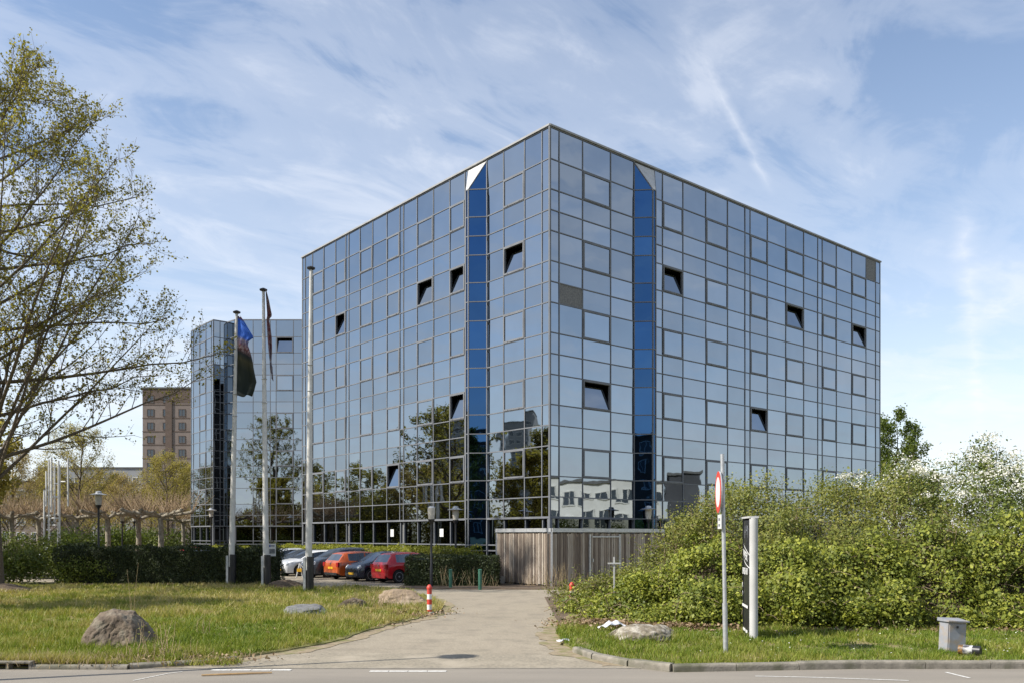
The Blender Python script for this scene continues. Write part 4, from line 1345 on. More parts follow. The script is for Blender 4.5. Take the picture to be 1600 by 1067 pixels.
# one bramble cane arching out over the paving
rng0 = np.random.default_rng(5)
br = thing('bramble_cane', 'single arching bramble cane hanging over the driveway edge', 'bramble', (2.2, 22.4, 0.07))
canes = []
c1 = bez(np.array([2.6, 22.6, 0.3]), np.array([1.9, 22.2, 2.05]), np.array([1.15, 22.0, 0.15]), 12)
c2 = bez(np.array([1.9, 22.5, 0.2]), np.array([1.45, 22.2, 1.2]), np.array([1.0, 21.7, 0.06]), 9)
for c in (c1, c2): canes.append((c, np.linspace(0.011, 0.005, len(c))))
place('cane', tubes_mesh('cane', canes, TWIG, 5), br)
E = np.concatenate([np.repeat(c[5:], 7, axis=0) for c in (c1, c2)])
E = E + rng0.normal(0, 0.07, E.shape)
place('foliage', leaf_mesh('foliage', E, rng0.normal(size=E.shape) + [0, -0.4, 0.8], 0.085 * rng0.uniform(0.7, 1.3, len(E)), L_BRAMBLE, rng0), br)

# ------------------------------------------------------------------ grass and litter
def grass(name, label, poly, n, z, seed, hmin, hmax, dry, ymax=None, dens_fall=1.0):
    rng = np.random.default_rng(seed)
    xs = [p[0] for p in poly]; ys = [p[1] for p in poly]
    P = []
    tot = 0
    y0, y1 = min(ys), min(max(ys), ymax or 1e9)
    while tot < n:
        u = rng.random(n)
        Y = y0 + (y1 - y0) * u ** dens_fall
        lim = np.abs(Y) * 0.62 + 1.0
        X = rng.uniform(-1, 1, n) * lim
        Q = np.column_stack([X, Y])
        Q = Q[in_poly(Q, poly)]
        P.append(Q); tot += len(Q)
    Q = np.concatenate(P)[:n]
    V3 = np.column_stack([Q, np.zeros(len(Q))])
    lum = lump3(V3, 0.55); lum2 = lump3(V3, 2.4, 3.0)
    keep = rng.random(len(Q)) < np.clip(0.75 + lum2 * 0.9, 0.15, 1)
    Q, lum, lum2 = Q[keep], lum[keep], lum2[keep]
    m = len(Q)
    h = rng.uniform(hmin, hmax, m) * np.clip(0.95 + lum * 1.0 + lum2 * 1.1, 0.3, 2.2)
    az = rng.random(m) * 2 * np.pi
    wd = rng.uniform(0.006, 0.012, m) * np.clip(Q[:, 1] / 16.0, 1, 2.2)
    side = np.column_stack([np.cos(az), np.sin(az), np.zeros(m)]) * wd[:, None]
    lean = np.column_stack([rng.normal(0, 0.45, m) * h, rng.normal(0, 0.45, m) * h, h])
    B = np.column_stack([Q, np.full(m, z)])
    V = np.empty((m, 3, 3))
    V[:, 0] = B - side; V[:, 1] = B + side; V[:, 2] = B + lean
    t = np.clip(rng.normal(0.33 + dry(Q) + lum * 0.45 - lum2 * 0.3, 0.19), 0, 1)
    me = np_mesh(name, V.reshape(-1, 3), np.arange(m * 3).reshape(m, 3), L_GRASS, np.repeat(t, 3))
    o = place(name, me)
    tag(o, label, 'grass', kind='stuff')


def dry_left(Q):
    big = lump3(np.column_stack([Q, np.zeros(len(Q))]), 0.22, 8.0)
    d = np.clip((Q[:, 1] - 18.0) / 9, 0, 1) * 0.46 + big * 0.38
    d += np.clip((Q[:, 0] + 7.0) / 5, 0, 1) * 0.2
    d += np.clip(1 - (Q[:, 1] - 14.9) / 0.7, 0, 1) * 0.25
    return d


grass('grass', 'short spring grass of the left lawn', LAWN_L, 150000, 0.06, 1, 0.06, 0.15, dry_left, 39.2, 1.7)
grass('grass', 'short bright grass of the right verge', [p for p in LAWN_R], 52000, 0.065, 2, 0.05, 0.12, lambda Q: np.full(len(Q), -0.05), 21.2, 1.0)


def litter(name, label, pts, n, sz, seed, mat=L_DRY, z=0.075, up=1.5):
    rng = np.random.default_rng(seed)
    C = []
    for (x, y, rx, ry) in pts:
        k = int(n * rx * ry)
        C.append(np.column_stack([rng.normal(x, rx * 0.6, k), rng.normal(y, ry * 0.6, k), np.full(k, z) + np.abs(rng.normal(0, 0.025, k))]))
    C = np.concatenate(C)
    o = place(name, leaf_mesh(name, C, rng.normal(size=C.shape) + [0, 0, up], sz * rng.uniform(0.5, 1.3, len(C)), mat, rng, 0.65))
    tag(o, label, 'leaves', kind='stuff')


litter('dry_leaves', 'fallen dry leaves under the edge of the brambles', [(2.1, 21.6, 1.0, 0.8), (3.3, 20.9, 1.2, 0.6), (5.2, 20.6, 1.4, 0.5), (8, 20.4, 2.0, 0.4), (11, 20.3, 2, 0.35), (14, 20.3, 2, 0.4)], 900, 0.085, 3)
litter('dry_leaves', 'brown dead leaves caught in the low brambles beside the driveway', [(2.3, 21.6, 0.8, 0.7), (3.1, 20.9, 0.9, 0.5), (4.3, 20.7, 0.9, 0.4)], 1500, 0.08, 41, z=0.16)
litter('dry_leaves', 'fallen dry leaves round the rocks at the driveway edge', [(-3.4, 25.4, 1.2, 1.4), (-4.4, 22.5, 1.2, 1.2), (-2.9, 24.4, 0.5, 0.6), (-5.0, 20.3, 0.8, 1.0)], 700, 0.08, 4, z=0.04)
litter('dry_leaves', 'dead leaves and straw round the left boulder and kerb', [(-7.2, 15.5, 1.5, 0.45), (-8.8, 15.3, 1.0, 0.3), (-6.0, 15.6, 1.2, 0.4), (-17, 39.0, 3.5, 0.5)], 900, 0.07, 6)


def dry_weeds(name, label, spots, seed):
    rng = np.random.default_rng(seed)
    ps = []; lf = []
    x0, y0 = spots[0][:2]
    root = thing(name, label, 'weeds', (x0, y0, 0.06))
    for (x, y, r, n, h) in spots:
        for k in range(n):
            b = np.array([x + rng.normal(0, r), y + rng.normal(0, r * 0.6), 0.05])
            e = b + np.array([rng.normal(0, 0.22) * h, rng.normal(0, 0.22) * h, h * rng.uniform(0.5, 1.1)])
            ps.append((np.array([b, (b + e) / 2 + rng.normal(0, 0.03, 3), e]), np.array([0.006, 0.005, 0.003])))
            lf.append(b + (e - b) * rng.uniform(0.3, 1.0, (4, 1)) + rng.normal(0, 0.03, (4, 3)))
    tag(place('stalks', tubes_mesh('stalks', ps, MATS['straw'], 3), root), kind='stuff')
    return root, np.concatenate(lf), rng


pmat('straw', (0.42, 0.33, 0.19), (0.30, 0.22, 0.12), 6, 0.9)
r_, lf_, g_ = dry_weeds('weed_clump', 'thin budding weed stalks in front of the left boulder', [(-6.45, 15.75, 0.22, 16, 0.75), (-6.9, 15.7, 0.15, 6, 0.55), (-6.2, 15.7, 0.3, 14, 0.35)], 31)
place('foliage', leaf_mesh('foliage', lf_, g_.normal(size=lf_.shape), 0.045, L_SHRUB, g_), r_)
dry_weeds('weed_clump', 'dry straw-coloured weeds at the foot of the timber enclosure', [(1.9, 37.9, 0.35, 60, 1.0), (0.9, 39.0, 0.35, 30, 0.6), (0.0, 40.2, 0.35, 26, 0.55), (3.2, 38.8, 0.5, 30, 0.6)], 32)
dry_weeds('weed_clump', 'bare grey weed stalks in front of the short dark hedge', [(-2.9, 38.35, 0.3, 20, 0.9), (-1.6, 38.3, 0.25, 14, 0.85), (-0.9, 38.3, 0.2, 10, 0.6)], 33)
dry_weeds('weed_clump', 'pale dry weeds on the rocky mound beside the driveway', [(-4.6, 26.8, 0.4, 40, 0.5), (-3.9, 27.0, 0.4, 30, 0.55)], 34)
dry_weeds('weed_clump', 'straw and dead stalks lying along the left kerb', [(-8.0, 15.2, 0.5, 80, 0.22), (-6.9, 15.2, 0.5, 70, 0.22), (-5.6, 15.6, 0.5, 40, 0.2)], 35)
dry_weeds('weed_clump', 'lone tall budding shoot on the lawn behind the boulder', [(-10.0, 22.8, 0.03, 3, 1.5), (-7.0, 19.5, 0.12, 6, 0.6)], 36)


def tussocks(name, label, spots, seed, hmin, hmax, tint):
    """longer tufts of grass that grow up round stones and posts and in loose clumps"""
    rng = np.random.default_rng(seed)
    B = []; Hs = []
    for (x, y, r, n, k) in spots:
        a = rng.random(n) * 2 * np.pi
        rr_ = r * np.sqrt(rng.random(n)) if k == 0 else r * (1 + rng.normal(0, 0.10, n))
        B.append(np.column_stack([x + np.cos(a) * rr_, y + np.sin(a) * rr_ * (0.75 if k else 1.0), np.full(n, 0.03)]))
        Hs.append(rng.uniform(hmin, hmax, n) * (1.0 if k else rng.uniform(0.6, 1.3)))
    B = np.concatenate(B); h = np.concatenate(Hs); m = len(B)
    az = rng.random(m) * 2 * np.pi
    side = np.column_stack([np.cos(az), np.sin(az), np.zeros(m)]) * rng.uniform(0.006, 0.011, m)[:, None]
    lean = np.column_stack([rng.normal(0, 0.4, m) * h, rng.normal(0, 0.4, m) * h, h])
    V = np.empty((m, 3, 3)); V[:, 0] = B - side; V[:, 1] = B + side; V[:, 2] = B + lean
    t = np.clip(rng.normal(tint, 0.22, m), 0, 1)
    tag(place(name, np_mesh(name, V.reshape(-1, 3), np.arange(m * 3).reshape(m, 3), L_GRASS, np.repeat(t, 3))), label, 'grass', kind='stuff')


rg = np.random.default_rng(99)
sp = []
while len(sp) < 150:
    x, y = rg.uniform(-16, -2.5), rg.uniform(15.3, 34)
    if in_poly(np.array([[x, y]]), LAWN_L)[0] and abs(x) < y * 0.6: sp.append((x, y, rg.uniform(0.08, 0.3), 70, 0))
tussocks('grass_tussocks', 'loose tussocks of longer grass on the left lawn', sp, 7, 0.10, 0.24, 0.30)
ring = [(*gpt(181, 1014), 0.86, 900, 1), (*gpt(478, 962), 0.85, 700, 1), (*gpt(548, 952), 0.62, 500, 1), (*gpt(628, 947), 1.0, 700, 1), (*gpt(1003, 1003), 0.78, 600, 1), (*gpt(1487, 1016), 0.30, 260, 1), (*gpt(1134, 1020), 0.14, 120, 1),
        (5.24, 19.0, 0.42, 300, 1), (*gpt(482, 925), 0.3, 200, 1), (*gpt(416, 918), 0.3, 200, 1), (*gpt(361, 916), 0.3, 200, 1)]
tussocks('grass_fringe', 'long grass growing up round the stones and posts', ring, 8, 0.10, 0.30, 0.36)
kf = []
for k in range(60): kf.append((rg.uniform(3.4, 14), 15.12 + rg.random() * 0.1, 0.12, 26, 0))
for k in range(50): kf.append((rg.uniform(-8.2, -4.9), 15.1 + rg.random() * 0.3, 0.14, 30, 0))
tussocks('kerb_grass', 'ragged grass hanging over the kerb edges', kf, 9, 0.06, 0.16, 0.55)
# daisies dotted over the right verge
dz = np.column_stack([rg.uniform(3.5, 13.5, 160), rg.uniform(15.4, 20.0, 160), np.full(160, 0.15)])
tag(place('daisies', leaf_mesh('daisies', dz, rg.normal(0, 0.3, dz.shape) + [0, 0, 1], 0.035, L_BLOSSOM, rg, 1.0)), 'tiny white daisies dotted over the right verge', 'flowers', kind='stuff')

# ------------------------------------------------------------------ street furniture
def lamp_post(label, x, y, h, hood=True, group='black lamp posts with glass lanterns'):
    root = thing('street_lamp', label, 'street lamp', (x, y, 0), 0, group)
    T = Matrix.Translation((x, y, 0))
    s = h / 3.6
    MB().lathe([(0.075, 0.0), (0.075, 0.9), (0.055, 0.95), (0.048, h - 0.82), (0.05, h - 0.78), (0.15, h - 0.62), (0.15, h - 0.58)], 12, T).build('post', BLACK, root, smooth=True, angle=40)
    MB().lathe([(0.13, h - 0.58), (0.165, h - 0.3), (0.17, h - 0.08), (0.13, h - 0.06)], 14, T).build('lantern_glass', LAMP_GLASS, root, smooth=True, angle=40)
    MB().lathe([(0.04, h - 0.57), (0.045, h - 0.2), (0.02, h - 0.18)], 8, T).build('lamp_tube', WHITE_P, root)
    if hood:
        MB().lathe([(0.41, h - 0.09), (0.42, h - 0.07), (0.2, h - 0.02), (0.15, h + 0.0), (0.14, h + 0.08), (0.05, h + 0.11)], 20, T).build('hood', STEEL, root, smooth=True, angle=50)
    else:
        MB().lathe([(0.15, h - 0.07), (0.12, h - 0.03), (0.05, h)], 12, T).build('lantern_cap', STEEL, root, smooth=True, angle=50)
    return root


lamp_post('black lamp post with missing hood in front of the red car and short hedge', (674 - 800) / 1350 * 38.3, 38.3, 3.6, False)
lamp_post('hooded lamp post behind the short dark hedge near the timber enclosure', (712 - 800) / 1350 * 42.9, 42.9, 3.65)
lamp_post('hooded lamp post rising behind the right side of the timber enclosure', (1013 - 800) / 1350 * 43.6, 43.6, 3.7)
lamp_post('hooded lamp post behind the long dark hedge on the left', (154 - 800) / 1350 * 43.0, 43.0, 4.4)
lamp_post('small far lamp post among the pollarded trees', (191 - 800) / 1350 * 68, 68, 4.0)
lamp_post('small far lamp post between two pollarded trunks', (210 - 800) / 1350 * 74, 74, 4.1)
lamp_post('hooded lamp post at the foot of the far glass wing', (330 - 800) / 1350 * 66, 66, 4.3)

# tall street light on the near roadside: only its shadow is in the picture
sl = thing('street_light', 'tall street light whose round-headed shadow lies on the driveway', 'street light', (-9.9, 13.1, 0))
Ls = 9.6
bx, by = -0.95 - SHADOW.x * Ls, 16.4 - SHADOW.y * Ls
hs = Ls * math.tan(SUN_EL)
MB().lathe([(0.09, 0), (0.08, 1.2), (0.04, hs - 0.25)], 10, Matrix.Translation((bx, by, 0))).build('post', STEEL, sl)
MB().lathe([(0.06, hs - 0.3), (0.30, hs - 0.16), (0.30, hs + 0.02), (0.08, hs + 0.14)], 16, Matrix.Translation((bx, by, 0))).build('lamp_head', STEEL, sl)

# ---- flagpoles and flags
def flagpole(label, bpx, bpy_, tpx, tpy):
    x, y = gpt(bpx, bpy_)
    H = EYE + (836 - tpy) / 1350 * y
    tx = (tpx - 800) / 1350 * y
    root = thing('flagpole', label, 'flagpole', (x, y, 0), 0, 'white flagpoles on the lawn')
    P = lambda h: Vector((x + (tx - x) * h / H, y, h))
    MB().tube([P(0.9), P(H * 0.5), P(H - 0.1)], [0.135, 0.105, 0.06], 14).build('pole', POLE_W, root, smooth=True, angle=60)
    b = MB(); b.tube([P(0.0) + Vector((0.05, 0, 0)), P(1.45) + Vector((0.05, 0, 0))], 0.16, 12); b.build('base_sleeve', BLACK, root, smooth=True, angle=60)
    MB().box((x - 0.14, y - 0.02, 0.7), (0.10, 0.2, 1.4)).build('base_bracket', STEEL, root)
    MB().lathe([(0.05, 0), (0.16, 0.05), (0.17, 0.10), (0.05, 0.16)], 14, Matrix.Translation(P(H - 0.12))).build('top_cap', BLACK, root, smooth=True, angle=50)
    for h in (H * 0.62, H * 0.70):
        MB().lathe([(0.10, -0.02), (0.125, 0), (0.10, 0.02)], 12, Matrix.Translation(P(h))).build('collar', STEEL, root)
    return x, y, H, P


fp1 = flagpole('leftmost white flagpole carrying the blue and dark green flag', 361, 916, 370, 487)
fp2 = flagpole('middle white flagpole with the narrow tattered red flag', 416, 918, 411.5, 452)
fp3 = flagpole('right white flagpole without a flag, nearest to the parked cars', 482, 925, 486, 418)


def flag_mat(name, stops, speck):
    m, t, b = principled(name)
    tc = t.n('ShaderNodeTexCoord')
    sep = t.n('ShaderNodeSeparateXYZ'); t.link(tc.outputs['Generated'], sep.inputs[0])
    v = t.math('ADD', sep.outputs[2], t.math('MULTIPLY', sep.outputs[0], 0.13))
    col = t.ramp(v, stops)
    geo = t.n('ShaderNodeNewGeometry')
    nz = t.ramp(t.noise(geo.outputs['Position'], speck[1], 4), [(0.5, 0.0), (0.56, 1.0)])
    win = t.ramp(v, speck[2])
    col = t.mix(t.math('MULTIPLY', nz, win), col, speck[0])
    t.link(col, b.inputs['Base Color']); b.inputs['Roughness'].default_value = 0.8
    tr = t.n('ShaderNodeBsdfTranslucent'); t.link(col, tr.inputs[0])
    mx = t.n('ShaderNodeMixShader'); mx.inputs[0].default_value = 0.45
    t.link(b.outputs[0], mx.inputs[1]); t.link(tr.outputs[0], mx.inputs[2])
    t.link(mx.outputs[0], m.node_tree.nodes['Material Output'].inputs[0])
    return m


FLAG1 = flag_mat('flag_blue_green', [(0.0, (0.035, 0.045, 0.04)), (0.06, (0.16, 0.17, 0.16)), (0.085, (0.035, 0.05, 0.045)), (0.38, (0.045, 0.055, 0.04)), (0.50, (0.10, 0.095, 0.05)), (0.57, (0.04, 0.05, 0.05)),
                                     (0.66, (0.30, 0.12, 0.12)), (0.75, (0.26, 0.30, 0.55)), (0.78, (0.07, 0.22, 0.75)), (0.97, (0.09, 0.27, 0.82)), (1.0, (0.3, 0.12, 0.08))],
                 ((0.50, 0.40, 0.38), 9.0, [(0.58, 0.0), (0.62, 0.8), (0.74, 0.8), (0.76, 0.0)]))
FLAG2 = flag_mat('flag_red_tattered', [(0.0, (0.12, 0.06, 0.06)), (0.3, (0.26, 0.25, 0.30)), (0.5, (0.22, 0.06, 0.06)), (0.75, (0.18, 0.04, 0.05)), (1.0, (0.20, 0.17, 0.16))], ((0.45, 0.38, 0.36), 7.0, [(0.0, 0.5), (1.0, 0.5)]))


def flag(name, label, pole, ztop, length, edge, mat, fold, off=0.10):
    x, y, H, P = pole
    nu, nv = 14, 36
    vs = []
    for j in range(nv + 1):
        v = j / nv
        w = float(np.interp(v, [e[0] for e in edge], [e[1] for e in edge]))
        l = float(np.interp(v, [e[0] for e in edge], [e[2] for e in edge]))
        z = ztop - v * length
        p = P(z)
        for i in range(nu + 1):
            u = i / nu
            vs.append((p.x + off + l + (w - l) * u, p.y - 0.02 + fold * (math.sin(5.2 * u + 6.5 * v) * u + 0.6 * math.sin(11 * u + 3 * v) * u),
                       z - 0.18 * u * math.sin(v * math.pi) * w - 0.12 * u * (1 - v) * w + 0.03 * math.sin(9 * u + 14 * v)))
    mb = MB(); mb.add(vs, [(j * (nu + 1) + i, j * (nu + 1) + i + 1, (j + 1) * (nu + 1) + i + 1, (j + 1) * (nu + 1) + i) for j in range(nv) for i in range(nu)])
    o = mb.build(name, mat, smooth=True)
    so = o.modifiers.new('thickness', 'SOLIDIFY'); so.thickness = 0.006
    return tag(o, label, 'flag')


flag('flag', 'drooping flag, bright blue above, patterned band and dark green below', fp1, 12.1, 3.55,
     [(0, 0.16, 0), (0.06, 0.36, 0), (0.22, 0.74, 0), (0.27, 0.50, 0), (0.33, 0.44, 0.0), (0.45, 0.60, 0.02), (0.6, 0.74, 0.02), (0.8, 0.92, 0.02), (0.93, 0.82, 0.02), (1, 0.72, 0.02)], FLAG1, 0.16, 0.06)
flag('flag', 'narrow tattered dark red flag hanging edge-on from the middle pole', fp2, 13.0, 3.9,
     [(0, 0.05, 0.0), (0.1, 0.2, 0.02), (0.27, 0.26, 0.06), (0.32, 0.10, 0.04), (0.5, 0.2, 0.06), (0.7, 0.26, 0.12), (0.78, 0.20, 0.16), (0.86, 0.30, 0.16), (1, 0.30, 0.26)], FLAG2, 0.22, 0.10)

# ---- signs
def text_mesh(body, size, mat, depth=0.002):
    cu = bpy.data.curves.new('lettering', 'FONT')
    cu.body = body; cu.size = size; cu.extrude = depth
    cu.align_x = 'CENTER'; cu.align_y = 'CENTER'
    ob = bpy.data.objects.new('lettering_source', cu)
    COL.objects.link(ob)
    dg = bpy.context.evaluated_depsgraph_get()
    me = bpy.data.meshes.new_from_object(ob.evaluated_get(dg))
    bpy.data.objects.remove(ob)
    me.materials.clear(); me.materials.append(mat); me.name = 'lettering'
    return me


GREYL = pmat('sign_grey', (0.16, 0.17, 0.19), None, rough=0.5)
SN = Vector((-0.9952, 0.0976, 0)).normalized()       # both road signs face down the road to the left
sgx, sgy = gpt(1134, 1020, 0.07)
SG = thing('traffic_sign', 'round red-rimmed white prohibition sign with small plate on a leaning grey post', 'traffic sign', (sgx, sgy, 0.07))
lx = -0.066                                             # the post leans a little to the left
MB().tube([(sgx, sgy, 0.0), (sgx + lx, sgy, 3.84)], 0.038, 12).build('post', STEEL, SG, smooth=True, angle=60)
MB().tube([(sgx, sgy, 0.0), (sgx + lx * 0.27, sgy, 1.02)], 0.048, 12).build('post_sleeve', STEEL, SG, smooth=True, angle=60)
zc = 3.12
SP = Vector((sgx + lx * zc / 3.84, sgy, zc)) + SN * 0.075
Mf = face_matrix(SP, SN) @ Matrix.Rotation(math.radians(90), 4, 'X')
d = MB(); d.lathe([(0.40, -0.012), (0.40, 0.012)], 40, Mf); d.build('sign_back', STEEL, SG)
d = MB(); d.lathe([(0.395, 0.013), (0.395, 0.017)], 40, Mf); d.build('red_rim', RED_P, SG)
d = MB(); d.lathe([(0.285, 0.018), (0.285, 0.021)], 40, Mf); d.build('white_centre', WHITE_P, SG)
MP = face_matrix(Vector((sgx + lx * 0.66, sgy, 2.56)) + SN * 0.07, SN)
MB().box((0, 0, 0), (0.40, 0.02, 0.27), MP).build('sub_plate', WHITE_P, SG)
for z in (0.045, -0.065):                # two short lines of print, too small to read
    MB().box((0.02, -0.012, z), (0.20, 0.004, 0.045), MP).build('print_line', GREYL, SG)
for z in (2.9, 3.34):
    MB().box((0, 0, 0), (0.12, 0.09, 0.04), face_matrix(Vector((sgx + lx * z / 3.84, sgy, z)) + SN * 0.03, SN)).build('clamp', STEEL, SG)

# the sign pillar
px_, py_ = 5.24, 19.02
TP_ = thing('sign_pillar', 'tall slim black and silver company sign pillar on the right verge', 'sign', (px_, py_, 0.07))
th = math.atan2(SN.x, -SN.y)
MT = Matrix.Translation((px_, py_, 0)) @ Matrix.Rotation(th, 4, 'Z')      # local x along the broad face, -y out of it
Hh = 2.68; Wp = 0.98; Tk = 0.18
prof_e = []
DARKP = pmat('sign_black', (0.018, 0.019, 0.022), (0.026, 0.027, 0.03), 3, 0.35)
for s in (-1, 1):                        # rounded aluminium edges
    e = MB(); pts = []
    for k in range(9):
        a = math.radians(-90 + 180 * k / 8)
        pts.append((s * (Wp / 2 - 0.05 + 0.09 * math.cos(a)), Tk / 2 * math.sin(a)))
    if s < 0: pts = pts[::-1]
    e.prism(pts, 0.03, Hh, MT); e.build('edge_profile', ALU_W if s > 0 else DARKP, TP_, smooth=True, angle=35)
for s in (-1, 1):                        # gently bowed black panels on both faces
    m_ = MB(); n = 12; vs = []
    for k in range(n + 1):
        u = -1 + 2 * k / n
        yb = s * (Tk / 2 - 0.035 + 0.045 * (1 - u * u))
        vs += [(u * (Wp / 2 - 0.05), yb, 0.06), (u * (Wp / 2 - 0.05), yb, Hh - 0.05)]
    vs = [MT @ Vector(v) for v in vs]
    m_.add(vs, [(2 * k, 2 * k + 2, 2 * k + 3, 2 * k + 1) if s < 0 else (2 * k, 2 * k + 1, 2 * k + 3, 2 * k + 2) for k in range(n)])
    m_.build('black_panel', DARKP, TP_, smooth=True)
MB().box((0, 0, Hh + 0.015), (Wp + 0.02, Tk + 0.02, 0.04), MT).build('top_cap', ALU_W, TP_)
MB().box((0, 0, 0.05), (Wp - 0.1, Tk - 0.06, 0.1), MT).build('foot', CONCRETE, TP_)
LET = pmat('sign_white', (0.75, 0.75, 0.74), None, rough=0.5)
FX_ = MT @ Matrix.Translation((0, -Tk / 2 - 0.014, 0)) @ Matrix.Rotation(math.radians(90), 4, 'X')
for body, size, x, z, tilt, mt in (('(-H)', 0.30, 0.12, 2.40, 0, GREYL), ('WER', 0.25, 0.02, 1.86, -0.2, LET), ('UREAU', 0.21, -0.02, 1.51, 0, LET), ('K', 0.15, -0.34, 1.20, 0, LET), ('I', 0.15, -0.34, 1.01, 0, LET)):
    place('lettering', text_mesh(body, size, mt), TP_, FX_ @ Matrix.Translation((x, z, 0.0)) @ Matrix.Rotation(tilt, 4, 'Z'))
for x0_, x1_, z in ((-0.38, -0.18, 0.755), (-0.13, 0.06, 0.75), (0.10, 0.30, 0.745), (-0.30, -0.02, 0.225), (0.04, 0.26, 0.205)):   # lines of small print
    MB().box(((x0_ + x1_) / 2, -Tk / 2 - 0.012, z), (x1_ - x0_, 0.006, 0.06), MT).build('print_line', LET, TP_)
arc = MB()
for (xa, za, xm, zm, xb, zb) in ((-0.42, 2.14, 0.1, 2.02, 0.42, 1.84), (-0.42, 1.84, 0.1, 1.66, 0.42, 1.58)):
    P0_ = bez(np.array([xa, 0, za]), np.array([xm, 0, zm]), np.array([xb, 0, zb]), 12)
    for a, b in zip(P0_[:-1], P0_[1:]):
        yl = lambda x: -(Tk / 2 - 0.035 + 0.045 * (1 - (x / (Wp / 2 - 0.05)) ** 2)) - 0.004
        arc.add([MT @ Vector((a[0], yl(a[0]), a[2] - 0.012)), MT @ Vector((b[0], yl(b[0]), b[2] - 0.012)), MT @ Vector((b[0], yl(b[0]), b[2] + 0.012)), MT @ Vector((a[0], yl(a[0]), a[2] + 0.012))], [(0, 1, 2, 3)])
arc.build('swoosh', LET, TP_)

# parking sign beside the middle pole
qx, qy = gpt(421.5, 917)
ps_ = thing('parking_sign', 'small white parking sign on a thin post beside the middle flagpole', 'sign', (qx, qy, 0))
MB().tube([(qx, qy, 0), (qx, qy, 1.95)], 0.03, 8).build('post', STEEL, ps_)
MB().box((qx + 0.12, qy - 0.04, 1.66), (0.32, 0.02, 0.55)).build('plate', WHITE_P, ps_)
MB().box((qx + 0.12, qy - 0.053, 1.60), (0.25, 0.006, 0.2)).build('picture', pmat('sign_picture', (0.10, 0.11, 0.12), (0.2, 0.21, 0.22), 20, 0.5), ps_)
MB().box((qx + 0.02, qy - 0.053, 1.84), (0.06, 0.006, 0.10)).build('blue_letter', pmat('sign_blue', (0.03, 0.07, 0.35), None, rough=0.5), ps_)
MB().box((qx + 0.15, qy - 0.053, 1.84), (0.16, 0.006, 0.05)).build('print_line', GREYL, ps_)
# folding parking barrier with a yellow plate
ax_, ay_ = gpt(468, 902)
ba = thing('parking_barrier', 'folding white parking barrier with yellow plate left of the right flagpole', 'barrier', (ax_, ay_, 0))
mbb = MB()
mbb.tube([(ax_ - 0.18, ay_, 0), (ax_, ay_, 0.78)], 0.03, 8); mbb.tube([(ax_ + 0.18, ay_, 0), (ax_, ay_, 0.78)], 0.03, 8)
mbb.tube([(ax_, ay_, 0.78), (ax_ + 0.25, ay_, 0.5), (ax_ + 0.5, ay_, 0.62)], 0.03, 8)
mbb.build('bracket', WHITE_P, ba)
MB().box((ax_, ay_ - 0.05, 0.42), (0.26, 0.02, 0.18)).build('yellow_plate', YELLOW_P, ba)

# bollards
def bollard(label, px, py, h, r, kind):
    x, y = gpt(px, py)
    if kind == 'red':
        root = thing('bollard', label, 'bollard', (x, y, 0), 0, 'red and white bollards')
        T = Matrix.Translation((x, y, 0))
        zs = np.linspace(0, h * 0.86, 6)
        for i in range(5):
            nm = 'red_band' if i % 2 == 0 else 'white_band'
            MB().lathe([(r, zs[i]), (r, zs[i + 1])], 16, T).build(nm, RED_P if i % 2 == 0 else WHITE_P, root, smooth=True, angle=50)
        MB().lathe([(r * 1.15, h * 0.86), (r * 1.2, h * 0.9), (r * 0.9, h * 0.95), (r * 0.4, h)], 16, T).build('cap', RED_P, root, smooth=True, angle=60)
        MB().lathe([(r * 2.0, 0.0), (r * 1.9, 0.08), (r, 0.09)], 16, T).build('foot', CONCRETE, root)
    else:
        root = thing('bollard', label, 'bollard', (x, y, 0), 0, 'green bollards')
        T = Matrix.Translation((x, y, 0))
        MB().lathe([(r, 0), (r, h - 0.06)], 14, T).build('post', GREEN_P, root, smooth=True, angle=50)
        MB().lathe([(r * 1.15, h - 0.06), (r * 1.15, h - 0.02), (r * 0.5, h)], 14, T).build('cap', GREEN_P, root, smooth=True, angle=50)


bollard('red and white striped bollard at the left edge of the driveway', 671, 960, 0.88, 0.07, 'red')
bollard('red and white striped bollard half hidden by brambles right of the driveway', 893.5, 951, 0.84, 0.07, 'red')
bollard('green bollard nearest to the timber enclosure', 750, 921, 0.88, 0.075, 'green')
bollard('green bollard in front of the short dark hedge, close to the lamp post', 704, 919, 0.85, 0.075, 'green')

# utility cabinet and the thing lying beside it
cx_, cy_ = gpt(1487, 1016, 0.07)
cab = thing('utility_cabinet', 'small leaning grey utility cabinet on the right verge', 'cabinet', (cx_, cy_, 0.07))
CABM = pmat('cabinet_grey', (0.30, 0.31, 0.34), (0.24, 0.25, 0.27), 4, 0.5, c3=(0.32, 0.27, 0.22), scale3=5)
MC = Matrix.Translation((cx_, cy_, 0.05)) @ Matrix.Rotation(0.22, 4, 'Z') @ Matrix.Rotation(math.radians(3), 4, 'Y')
MB().box((0, 0, 0.29), (0.40, 0.24, 0.58), MC).build('housing', CABM, cab)
MB().box((0.005, -0.128, 0.28), (0.36, 0.014, 0.52), MC).build('door', CABM, cab)
lid = MB(); lid.add([MC @ Vector(v) for v in [(-0.235, -0.17, 0.585), (0.235, -0.17, 0.585), (0.235, 0.15, 0.585), (-0.235, 0.15, 0.585), (-0.235, -0.17, 0.61), (0.235, -0.17, 0.61), (0.235, 0.15, 0.65), (-0.235, 0.15, 0.65)]],
                    [(3, 2, 1, 0), (4, 5, 6, 7), (0, 1, 5, 4), (2, 3, 7, 6), (1, 2, 6, 5), (3, 0, 4, 7)])
lid.build('lid', CABM, cab)
MB().box((-0.01, -0.145, 0.49), (0.03, 0.03, 0.04), MC).build('lock', BLACK, cab)
kx, ky = gpt(1515, 1022, 0.12)
